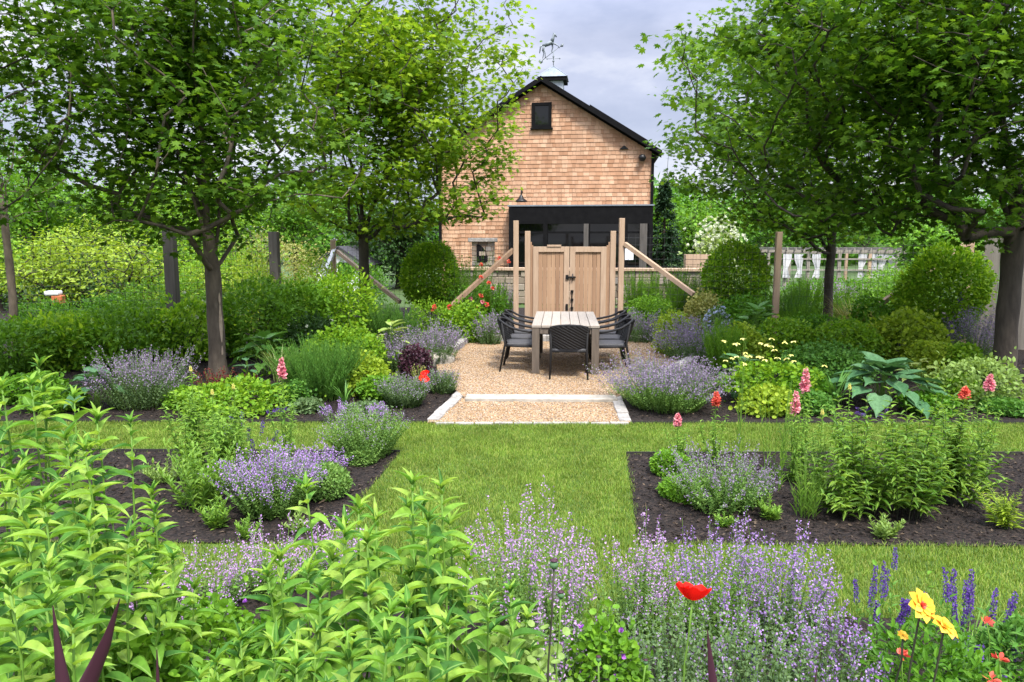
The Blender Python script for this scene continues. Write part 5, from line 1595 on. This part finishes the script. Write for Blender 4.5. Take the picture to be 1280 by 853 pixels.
# white outbuilding seen left of the straight trunk
p_ = at(425, 345, 30); hs = empty('white_shed', (p_[0], p_[1], 0), 0, 'small white outbuilding behind the straight dark maple trunk', 'shed')
m = MB(); w_, h_ = 2.0, at(425, 330, 30)[2]
pr = [(-w_/2, 0), (w_/2, 0), (w_/2, h_), (0, h_ + .6), (-w_/2, h_)]
m.add([(x, 0, z) for x, z in pr] + [(x, 3, z) for x, z in pr], [(0,1,2,3,4), (9,8,7,6,5), (0,5,6,1), (1,6,7,2), (4,9,5,0), (2,7,8,3), (3,8,9,4)])
m.build('wall', M['whitepaint'], hs)
m = MB()
for s_ in (-1, 1):
    a = np.array([0, 1.4, h_ + .68]); b = np.array([s_*(w_/2 + .2), 1.4, h_ - .10]); m.beam(a, b, 3.4, .08, (0, 0, 1))
m.build('roof', M['roof'], hs)
m = MB(); m.box((.25, -.02, h_ - .25), (.62, .05, .6)); m.build('window', M['glass'], hs)
# garden cart behind the fence at far left
p_ = at(70, 372, 17.5); ct = empty('garden_cart', (p_[0], p_[1], .08), .2, 'orange and white garden cart half hidden behind the left fence', 'cart')
ct.scale = (.5, .5, .8); zc_ = p_[2]
m = MB(); m.box((.1, 0, zc_ + .02), (.45, .5, .26)); m.build('tub', M['orange'], ct, bevel=.03)
m = MB(); m.box((-.1, 0, zc_ + .22), (.62, .55, .12)); m.build('cover', M['whitepaint'], ct, bevel=.04)
for y in (-.3, .3):
    m = MB(); m.tube([(.1, y - .03, zc_ - .3), (.1, y + .03, zc_ - .3)], .2, 16); m.build('wheel', M['black'], ct)
m = MB(); 
for x in (-.2, .3):
    m = MB(); m.box((x, 0, (zc_ - .1)/2), (.05, .5, zc_ - .1)); m.build('leg', M['black'], ct)

# ------------------------------------------------------------------ front right bed
BX = 'clipped boxwood balls'
def box_ball(px, top, Y, w, label): return shrub(px, top, Y, w, label, 'bright' if px > 700 else 'mint_green', 2600, .024, .015, TD, 'boxwood', 'boxwood', amp=.10, inner=.6, ragged=.03, group=BX, trunk=False)
box_ball(838, 566, 6.45, 48, 'small boxwood mound at the back left corner of the right mulch bed')
box_ball(862, 600, 5.85, 76, 'larger boxwood mound in the left part of the right mulch bed')
box_ball(406, 584, 5.85, 60, 'larger pale boxwood mound in the left mulch bed')
box_ball(450, 562, 6.75, 36, 'smaller boxwood mound near the corner of the left mulch bed')
catmint(905, 548, 5.6, 150, 'catmint behind the boxwood mounds in the right mulch bed', 'mint_green', 'lav_grey', 150, 20, .012, .034, 15, hv=.45)
catmint(940, 575, 5.7, 70, 'sparse catmint between boxwood and the thin green stems', 'mint_green', 'lav_grey', 40, 16, .012, .034, 12)
catmint(338, 556, 5.5, 140, 'full catmint with purple tips in the left mulch bed', 'mint_green', 'lav', 260, 18, .012, .032, 17, hv=.25)
catmint(395, 552, 6.2, 80, 'catmint of stronger purple behind the pale boxwood', 'mint_green', 'lav', 70, 22, .013, .03, 12)
catmint(455, 508, 7.0, 120, 'pale sage catmint leaning over the lawn strip', 'mint_green', 'lav_grey', 250, 5, .012, .034, 16, fl0=.8)
catmint(420, 498, 8.3, 44, 'upright lilac catmint sprays left of the pale sage catmint', 'mint', 'lav', 22, 24, .014, .03, 8)
catmint(476, 502, 8.4, 40, 'low lilac catmint sprays at the lawn edge by the left kerb', 'mint', 'lav', 22, 20, .014, .03, 8)

SD = [
 (1008, 459, 488, 6.3, 'tallest pink snapdragon left of the leafy phlox bush', 'pink'),
 (996, 488, 515, 6.2, 'pink snapdragon just below the tallest pink one', 'pink'),
 (896, 489, 505, 6.7, 'coral snapdragon in front of the huge catmint', 'coral'),
 (848, 517, 531, 6.9, 'short pink snapdragon at the strip of lawn below the huge catmint', 'pink'),
 (1238, 467, 487, 6.2, 'round pink snapdragon over the right end of the leafy phlox', 'pink'),
 (1206, 483, 496, 6.1, 'half open coral snapdragon above the leafy phlox', 'coral'),
 (352, 446, 472, 6.6, 'lone pink snapdragon over the left mulch bed', 'pink'),
]
for px, a, b, Y, lab, pt in SD: snapdragon(px, a, b, Y, lab, pt, headw=.046)
for px, top, Y, lab in ((238, 456, 6.2, 'flowerless lime snapdragon stem above the weedy left bed'), (292, 478, 6.2, 'shorter flowerless snapdragon stem left of the pink one'), (264, 485, 6.0, 'bushy flowerless snapdragon between two lime stems'),
                        (1062, 478, 6.0, 'budded snapdragon rising from the phlox left half'), (1028, 510, 5.9, 'thin budded snapdragon left of the phlox')):
    snapdragon(px, top, top + 8, Y, lab, 'paleyellow', headw=.010, extra=14 if px < 400 else 8, leafL=.105 if px < 400 else .08, fan=.26 if px < 400 else .16)

def phlox(px, top, Y, w, label, n=34):
    rng = np.random.default_rng(nxt()); loc, h, r = where(px, top, Y, w); f, s = MB(), MB()
    herb(f, s, MB(), rng, n, r, h, rb=.38, L=.105, W=.029, per=17, lo=.16, hi=1.0, el=12, T=TG, stem=.0032, hv=.42, mound=.62, opp=2, Ltop=.55)
    root = empty('phlox', loc, 0, label, 'phlox', 'leafy phlox bushes'); s.build('stem', M['stem_dark'], root, kind='stuff'); f.build('foliage', M['phlox'], root, True)
phlox(1080, 486, 5.42, 130, 'left bush of the leafy phlox in the right mulch bed')
phlox(1140, 480, 5.38, 140, 'middle bush of the leafy phlox in the right mulch bed')
phlox(1198, 474, 5.7, 130, 'right bush of the leafy phlox behind the lime fern')
# thin rising grass stems
def reeds(px, top, Y, w, label, n=9):
    rng = np.random.default_rng(nxt()); loc, h, r = where(px, top, Y, w); f, s = MB(), MB()
    herb(f, s, MB(), rng, n, r, h, rb=.4, L=.12, W=.008, per=9, lo=.03, hi=.6, el=62, T=TL, stem=.0026, hv=.35, mound=.2, opp=1, twist=2.4)
    plant('reed_stems', label, 'plant', loc, [('stem', s, M['stem'], False), ('foliage', f, M['lance'], False)])
reeds(928, 425, 6.3, 30, 'thin bare green stems left of the yellow columbine', 5)
reeds(975, 440, 6.0, 60, 'thin grassy stems between catmint and pink snapdragons', 12)
reeds(1012, 560, 5.4, 60, 'grassy green tuft at the front of the right mulch bed', 26)
def fern(px, top, Y, w, label):
    rng = np.random.default_rng(nxt()); loc, h, r = where(px, top, Y, w); f, s = MB(), MB()
    herb(f, s, MB(), rng, 13, r, h, rb=.15, L=.085, W=.02, per=17, lo=.12, hi=1.0, el=8, T=TL, stem=.003, hv=.4, mound=.5, opp=2, twist=.05, Ltop=.15)
    plant('fern', label, 'fern', loc, [('stem', s, M['stem'], True), ('foliage', f, M['lime'], False)])
fern(1262, 598, 5.15, 78, 'lime green fern at the right edge of the mulch bed')
# salvia and weeds of the left bed
spires(312, 512, 6.5, 66, 'dark purple salvia spikes left of the lone pink snapdragon', 9, 'violet', 'lance', fl0=.72, cnt=70, size=.013)
spires(345, 508, 8.6, 30, 'dark violet salvia at the far lawn edge', 5, 'violet', 'lance', fl0=.6, cnt=50, size=.014)
def weed(px, top, Y, w, label, mat='lance', n=22, L=.07):
    rng = np.random.default_rng(nxt()); loc, h, r = where(px, top, Y, w); f, s = MB(), MB()
    herb(f, s, MB(), rng, n, r, h, rb=.4, L=L, W=L*.36, per=12, lo=.06, hi=1.0, el=30, T=TL, stem=.0028, hv=.45, mound=.4, opp=2, twist=1.3)
    plant('leafy_perennial', label, 'plant', loc, [('stem', s, M['stem'], True), ('foliage', f, M[mat], False)])
weed(245, 545, 5.6, 120, 'sprawling light green plant in the left part of the left mulch bed', 'lance', 46, .075)
weed(965, 625, 5.35, 44, 'low leafy tuft in front of the sparse catmint of the right bed', 'lance', 14, .06)
weed(1105, 640, 5.0, 50, 'low leafy tuft at the front foot of the phlox', 'phlox', 12, .06)
weed(905, 640, 5.2, 36, 'tiny leafy tuft at the front of the large boxwood', 'lance', 9, .05)
weed(375, 635, 5.1, 40, 'tiny leafy tuft below the pale boxwood', 'phlox', 10, .05)
weed(310, 645, 5.0, 40, 'tiny light tuft below the full purple catmint', 'lance', 9, .05)
weed(205, 575, 6.2, 60, 'dull leafy tuft behind the tall plants in the left mulch bed', 'phlox', 24, .05)
weed(270, 620, 5.2, 50, 'low rosette at the front of the left mulch bed', 'lance', 12, .07)
weed(525, 455, 9.9, 24, 'dry tan tuft beside the left granite kerb', 'straw', 26, .05)

# ------------------------------------------------------------------ foreground bed
tallplant([(48, 452, 2.75), (2, 478, 2.6), (92, 490, 3.0)], 'tallest of the bright green leafy plants at the left edge')
tallplant([(120, 515, 2.55), (82, 540, 2.35), (163, 520, 2.9), (140, 570, 2.5)], 'bright leafy plant with arching tips right of the tallest')
tallplant([(20, 590, 2.1), (-25, 560, 2.2), (55, 620, 2.0)], 'bright leafy plant at the lower left edge before the tallest')
tallplant([(110, 650, 2.0), (60, 700, 1.8), (160, 660, 2.15), (135, 720, 1.9)], 'bright leafy plant behind the two dark canna shoots')
tallplant([(10, 720, 1.6), (-30, 700, 1.7), (90, 770, 1.65)], 'bright leafy plant filling the bottom left corner')
tallplant([(215, 690, 2.5), (190, 610, 2.75)], 'slender bright plant standing apart right of the left mass')
tallplant([(382, 600, 2.35)], 'single bright stem rising before the pale boxwood')
tallplant([(350, 690, 2.05), (385, 705, 1.95), (415, 690, 2.1), (325, 740, 1.9)], 'bright leafy plant left in the central foreground mass')
tallplant([(448, 625, 2.2), (470, 640, 2.1), (430, 660, 2.05)], 'bright leafy plant at the centre of the foreground mass')
tallplant([(515, 595, 2.2), (552, 600, 2.15), (535, 640, 2.0)], 'tallest bright plant of the central foreground mass')
tallplant([(585, 690, 2.2), (638, 730, 2.1), (610, 745, 2.0), (560, 700, 2.0)], 'bright leafy plant at the right of the foreground mass')
tallplant([(460, 730, 1.75), (510, 745, 1.7), (560, 770, 1.75), (420, 760, 1.7)], 'bright leafy plant lowest in the central foreground mass')

tallplant([(70, 590, 3.0), (30, 570, 3.1), (110, 620, 2.8), (0, 610, 3.0)], 'bright leafy plant in the second row of the left mass')
tallplant([(170, 690, 2.5), (140, 640, 2.7), (195, 730, 2.3)], 'bright leafy plant at the right flank of the left mass')
tallplant([(300, 790, 1.95), (270, 820, 1.85), (345, 800, 1.7)], 'short bright plant between the two foreground masses')
tallplant([(500, 690, 2.3), (545, 720, 2.2), (480, 770, 1.9), (600, 800, 1.85)], 'bright leafy plant in the thick of the central mass')
tallplant([(395, 780, 1.8), (440, 800, 1.6), (370, 820, 1.6)], 'bright leafy plant at the bottom of the central mass')
FC = 'catmint clumps'
def fc(px, top, Y, w, label, leaf, petal, n, cnt=36, fl0=.6, **k):
    return catmint(px, top, Y, w, label, leaf, petal, n, cnt, .0105, .03, 16, fl0=fl0, hv=.45, rad=.0135, rb=.55, **k)
fc(655, 606, 3.75, 190, 'pale pinkish catmint flowering against the central lawn', 'mint_green', 'lav_pink', 88)
fc(705, 650, 3.4, 100, 'thin lilac catmint behind the poppy seed head', 'mint_green', 'lav_pink', 40)
fc(800, 652, 3.7, 130, 'lilac catmint in the foreground left of the red poppy', 'mint_green', 'lav_pink', 60)
fc(895, 640, 3.65, 150, 'lilac catmint in the foreground behind the red poppy', 'mint_green', 'lav', 84)
fc(985, 648, 3.6, 140, 'lilac catmint in the foreground right of the red poppy', 'mint', 'lav', 78)
fc(840, 745, 2.9, 190, 'leafy grey-green catmint low in front of the red poppy', 'mint', 'lav_grey', 170, 4, .9)
fc(960, 740, 2.85, 190, 'leafy grey-green catmint behind the dark canna tip', 'mint', 'lav', 160, 7, .86)
fc(1045, 750, 2.9, 130, 'grey-green catmint at the left foot of the yellow dahlia', 'mint', 'lav', 60, 24, .72)
fc(330, 650, 4.2, 150, 'pinkish catmint fringe along the front of the left mulch bed', 'mint_green', 'lav_pink', 52, 34, .45)
fc(240, 680, 3.8, 150, 'pinkish catmint fringe behind the slender bright plant', 'mint_green', 'lav_pink', 56, 34, .45)
fc(405, 632, 4.4, 100, 'pinkish catmint fringe near the corner of the left mulch bed', 'mint_green', 'lav_pink', 38, 34, .45)
fc(690, 765, 2.75, 130, 'leafy grey-green catmint below the poppy seed head', 'mint', 'lav_pink', 100, 12, .80)

# geranium cushions low in the foreground
mound(265, 765, 2.9, 150, 'geranium cushion beneath the slender bright plant', 'bright', 1300, .04, 'geranium', bloom=('magenta', 7, .02, .1))
mound(345, 770, 2.7, 110, 'low green cushion left of the central foreground mass', 'hedge', 1000, .04, 'geranium')
mound(755, 770, 2.75, 110, 'fresh green geranium with magenta flowers left of the red poppy', 'bright', 1100, .035, 'geranium', bloom=('magenta', 9, .02, .1))
mound(640, 800, 2.3, 160, 'low green cushion at the bottom centre', 'phlox', 1300, .04, 'geranium')
shrub(1180, 795, 2.75, 170, 'dark leafy base of the dahlia at the lower right', 'hedge', 2200, .036, .013, TL, 'leafy_cushion', 'plant', trunk=False, amp=.25, ragged=.15)
shrub(1265, 765, 3.0, 90, 'leafy cushion in the lower right corner', 'feather', 1500, .04, .012, TL, 'leafy_cushion', 'plant', trunk=False, amp=.25, ragged=.15)
clump(1215, 770, 3.3, 90, 'thin grassy tuft among the right salvia spikes', 'lance', 120, .006, L=.4)
clump(1075, 790, 3.0, 90, 'thin grassy tuft left of the dahlias', 'lance', 90, .006, L=.3)
mound(160, 800, 2.4, 150, 'leafy cushion under the dark canna shoots', 'bright', 1200, .05, 'leafy_cushion')

# foreground salvias
for px, top, Y, w, lab, n_ in ((1095, 700, 3.4, 84, 'group of purple salvia spikes left of the yellow dahlia', 8), (1118, 685, 3.9, 10, 'tallest single purple salvia spike', 1), (1142, 722, 3.6, 24, 'pair of purple salvia spikes behind the yellow dahlia', 4),
                            (1192, 692, 3.7, 12, 'single tall salvia spike right of the yellow dahlia', 2), (1205, 702, 3.3, 84, 'purple salvia spikes right of the second dahlia', 8), (1240, 725, 3.1, 80, 'purple salvia spikes near the right edge with orange flowers', 8),
                            (1215, 790, 2.9, 100, 'purple salvia spikes at the bottom right', 7), (945, 800, 2.9, 20, 'short purple salvia tip by the dark canna', 2)):
    spires(px, top, Y, w, lab, n_, 'violet', 'feather', fl0=.70, cnt=170, size=.0088, rad=.0095, L=.05, per=9, hv=.38)

# red poppy
def flower_stalk(px, py, Y, r=.003, seed=1, lean=.05):
    rng = np.random.default_rng(seed); p = at(px, py, Y); h = p[2]; t = np.linspace(0, 1, 9)
    return (p[0], p[1], 0), h, np.stack([lean*h*(t**1.5 - 1) + rng.normal(0, .003, 9), rng.normal(0, .003, 9), h*t], 1)
def cup(b, c, R, n_, e0, seed, ruff=.12, wide=1.0, open_=.35, tilt=(0, 0)):
    """bowl-shaped petal ring of a poppy, each petal a curved, ruffled sheet"""
    rng = np.random.default_rng(seed); nu, nv = 9, 7
    for k in range(n_):
        a0 = k*2*pi/n_ + rng.normal(0, .1); V = []
        for j in range(nv):
            v = j/(nv-1)
            for i in range(nu):
                u = i/(nu-1)*2 - 1; a = a0 + u*wide*pi/n_*1.25
                rad = R*(v**.8)*(1 - .14*u*u); e_ = e0 + open_*v
                z = R*(.95*v**1.6*sin(e0) + .05) + ruff*R*v*v*sin(u*7 + k*2 + seed)*.4
                V.append((cos(a)*rad*cos(e0*.6), sin(a)*rad*cos(e0*.6), z))
        V = np.array(V); 
        tx, ty = tilt; Rm = np.array(Matrix.Rotation(tx, 3, 'X') @ Matrix.Rotation(ty, 3, 'Y')); V = V @ Rm.T
        b.add(V + np.array(c), [(j*nu+i, j*nu+i+1, (j+1)*nu+i+1, (j+1)*nu+i) for j in range(nv-1) for i in range(nu-1)])
def poppy(px, py, Y, R, label, seed, n_=5, tilt=(.0, .1)):
    loc, h, path = flower_stalk(px, py, Y, seed=seed); root = empty('poppy', loc, 0, label, 'poppy', 'poppies')
    m = MB(); m.tube(path, .0032, 7); m.build('stem', M['stem'], root, True)
    b = MB(); cup(b, path[-1], R, n_, .8, seed, tilt=tilt, ruff=.2); b.build('blossom', M['red'], root, True)
    b = MB(); b.lathe([(0, .012), (.008, .010), (.010, .004), (.006, -.004), (0, -.006)], path[-1] + np.array([0, 0, .012]), 10); b.build('flower_centre', M['darkpurple'], root, True)
poppy(866, 752, 2.35, .068, 'large red poppy blooming above the foreground catmint', 3, 4, (-.30, .15))
poppy(529, 478, 9.6, .085, 'small red poppy by the flat stone slab', 5, tilt=(.5, .2))
poppy(532, 470, 9.7, .07, 'second red poppy head just above the small one', 6, tilt=(.3, -.2))
def seed_head(px, py, Y, R, label, seed, mat='stem_dark'):
    loc, h, path = flower_stalk(px, py, Y, seed=seed, lean=.03); root = empty('poppy_seed_head', loc, 0, label, 'seed head', 'poppy seed heads')
    m = MB(); m.tube(path, .0030, 7); m.build('stem', M[mat], root, True)
    m = MB(); m.lathe([(0, -.2*R), (.5*R, 0), (.95*R, .7*R), (1.0*R, 1.2*R), (.75*R, 1.7*R), (.6*R, 1.85*R)], path[-1], 14); m.build('pod', M['hosta_blue'], root, True)
    m = MB(); m.lathe([(.55*R, 1.85*R), (.95*R, 2.0*R), (1.0*R, 2.12*R), (.4*R, 2.2*R), (0, 2.15*R)], path[-1], 14); m.build('crown_disc', M['darkpurple'], root, True)
seed_head(692, 711, 2.0, .0125, 'tall dark poppy seed head on a dark stem in front', 2)
seed_head(702, 748, 2.3, .011, 'smaller poppy seed head beside the tall dark one', 3, 'stem')
seed_head(750, 828, 2.3, .009, 'short seed head low beside the geranium', 4, 'stem')
seed_head(806, 830, 2.35, .008, 'short seed head low left of the poppy stem', 5, 'stem')
# dahlias
def dahlia(px, py, Y, R, label, seed, tilt, mats=('yellow', 'coral')):
    loc, h, path = flower_stalk(px, py, Y, seed=seed, lean=.06); root = empty('dahlia', loc, 0, label, 'dahlia', 'yellow dahlias')
    m = MB(); m.tube(path, .0035, 7); m.build('stem', M['stem_dark'], root, True)
    Rm = np.array(Matrix.Rotation(tilt[0], 3, 'X') @ Matrix.Rotation(tilt[1], 3, 'Y'))
    b = MB(); k = 8; a = np.arange(k)*2*pi/k; d = np.stack([np.cos(a), np.sin(a), .18 + 0*a], 1) @ Rm.T
    b.leaves(T_lance(4, .2, .15, .6), np.tile(path[-1], (k, 1)), d, np.tile(Rm @ np.array([0, 0, 1.0]), (k, 1)), R, R*.62)
    if R > .03:
        rg = np.random.default_rng(seed + 9); a = a + pi/8; d = np.stack([np.cos(a), np.sin(a), .45 + rg.normal(0, .12, k)], 1) @ Rm.T
        b.leaves(T_lance(4, .25, .2, .6), np.tile(path[-1], (k, 1)), d, np.tile(Rm @ np.array([0, 0, 1.0]), (k, 1)), R*.8*rg.uniform(.8, 1.1, k), R*.5)
    b.build('petals', M[mats[0]], root, True)
    b = MB(); k = 10; a = np.arange(k)*2.4; d = np.stack([np.cos(a)*.6, np.sin(a)*.6, .8 + 0*a], 1) @ Rm.T
    b.leaves(TO, np.tile(path[-1], (k, 1)), d, rand_dirs(np.random.default_rng(seed), k), R*.34, R*.2); b.build('flower_centre', M[mats[1]], root)
dahlia(1151, 757, 2.35, .058, 'larger yellow dahlia with an orange centre', 2, (.9, .35))
dahlia(1181, 784, 2.3, .050, 'smaller yellow dahlia seen edge-on right of the larger one', 3, (.35, .45), ('yellow', 'yellow'))
dahlia(1131, 795, 2.4, .020, 'tiny yellow dahlia bud below the larger one', 4, (.6, .1), ('yellow', 'yellow'))
# orange flowers at right edge
def bud_stalk(px, py, Y, label, seed):
    loc, h, path = flower_stalk(px, py, Y, seed=seed, lean=-.1); root = empty('orange_flower', loc, 0, label, 'flower', 'small orange flowers')
    m = MB(); m.tube(path, .0025, 6); m.build('stem', M['stem'], root, True)
    b = MB(); k = 12; rng = np.random.default_rng(seed); d = rand_dirs(rng, k); d[:, 2] = np.abs(d[:, 2])
    b.leaves(TO, np.tile(path[-1], (k, 1)) + d*.006, d, rand_dirs(rng, k), .026, .016); b.build('blossom', M['coral'], root)
for i, (px, py, Y, lab) in enumerate(((1234, 780, 2.9, 'upper orange flower among the right salvia spikes'), (1250, 825, 2.5, 'orange flower below the upper one at the right edge'), (1240, 850, 2.4, 'orange flower at the bottom right edge'), (1126, 820, 2.5, 'small salmon flower beneath the yellow dahlias'))):
    bud_stalk(px, py, Y, lab, 60 + i)
# dark canna shoots: rolled leaves, unfurling
def canna(px, top, bot, Y, wpx, label, lean, seed):
    p = at(px, top, Y); q = at(px, bot, Y); h = p[2]; w = wpx/F*Y
    root = empty('canna_shoot', (p[0] - lean*h*.5, p[1], 0), 0, label, 'canna', 'dark canna shoots')
    m = MB(); m_, k = 14, 9; V = []
    for j in range(m_):
        t = j/(m_-1); z = h*(.35 + .65*t); c = lean*h*.5*((.35 + .65*t)**2)
        ww = w*(sin(pi*min(1, .30 + .70*t))**.85)*(1 - .12*t) + .002
        for i in range(k):
            a = (i/(k-1) - .5)*pi*1.25 + .5 + t*.7
            V.append((c + sin(a)*ww*.55, -cos(a)*ww*.45, z - .06*h*abs(i/(k-1) - .35)*(t < .99)))
    m.add(V, [(j*k+i, j*k+i+1, (j+1)*k+i+1, (j+1)*k+i) for j in range(m_-1) for i in range(k-1)])
    m.build('leaf', M['darkpurple'], root, True)
    m = MB(); m.tube([(0, 0, 0), (lean*h*.5*.16, 0, h*.4)], .011, 8); m.build('stem', M['darkpurple'], root, True)
canna(66, 757, 853, 1.5, 40, 'wide dark purple canna shoot left of the curved one', -.05, 1)
canna(150, 748, 853, 1.45, 56, 'largest dark purple canna shoot curving right', .55, 2)
canna(196, 812, 853, 1.5, 20, 'thin dark canna tip right of the large curved shoot', .05, 3)
canna(884, 787, 853, 1.6, 34, 'dark canna shoot below the large red poppy', -.15, 4)
canna(1021, 834, 853, 1.6, 22, 'small dark canna tip right of the poppy', .1, 5)
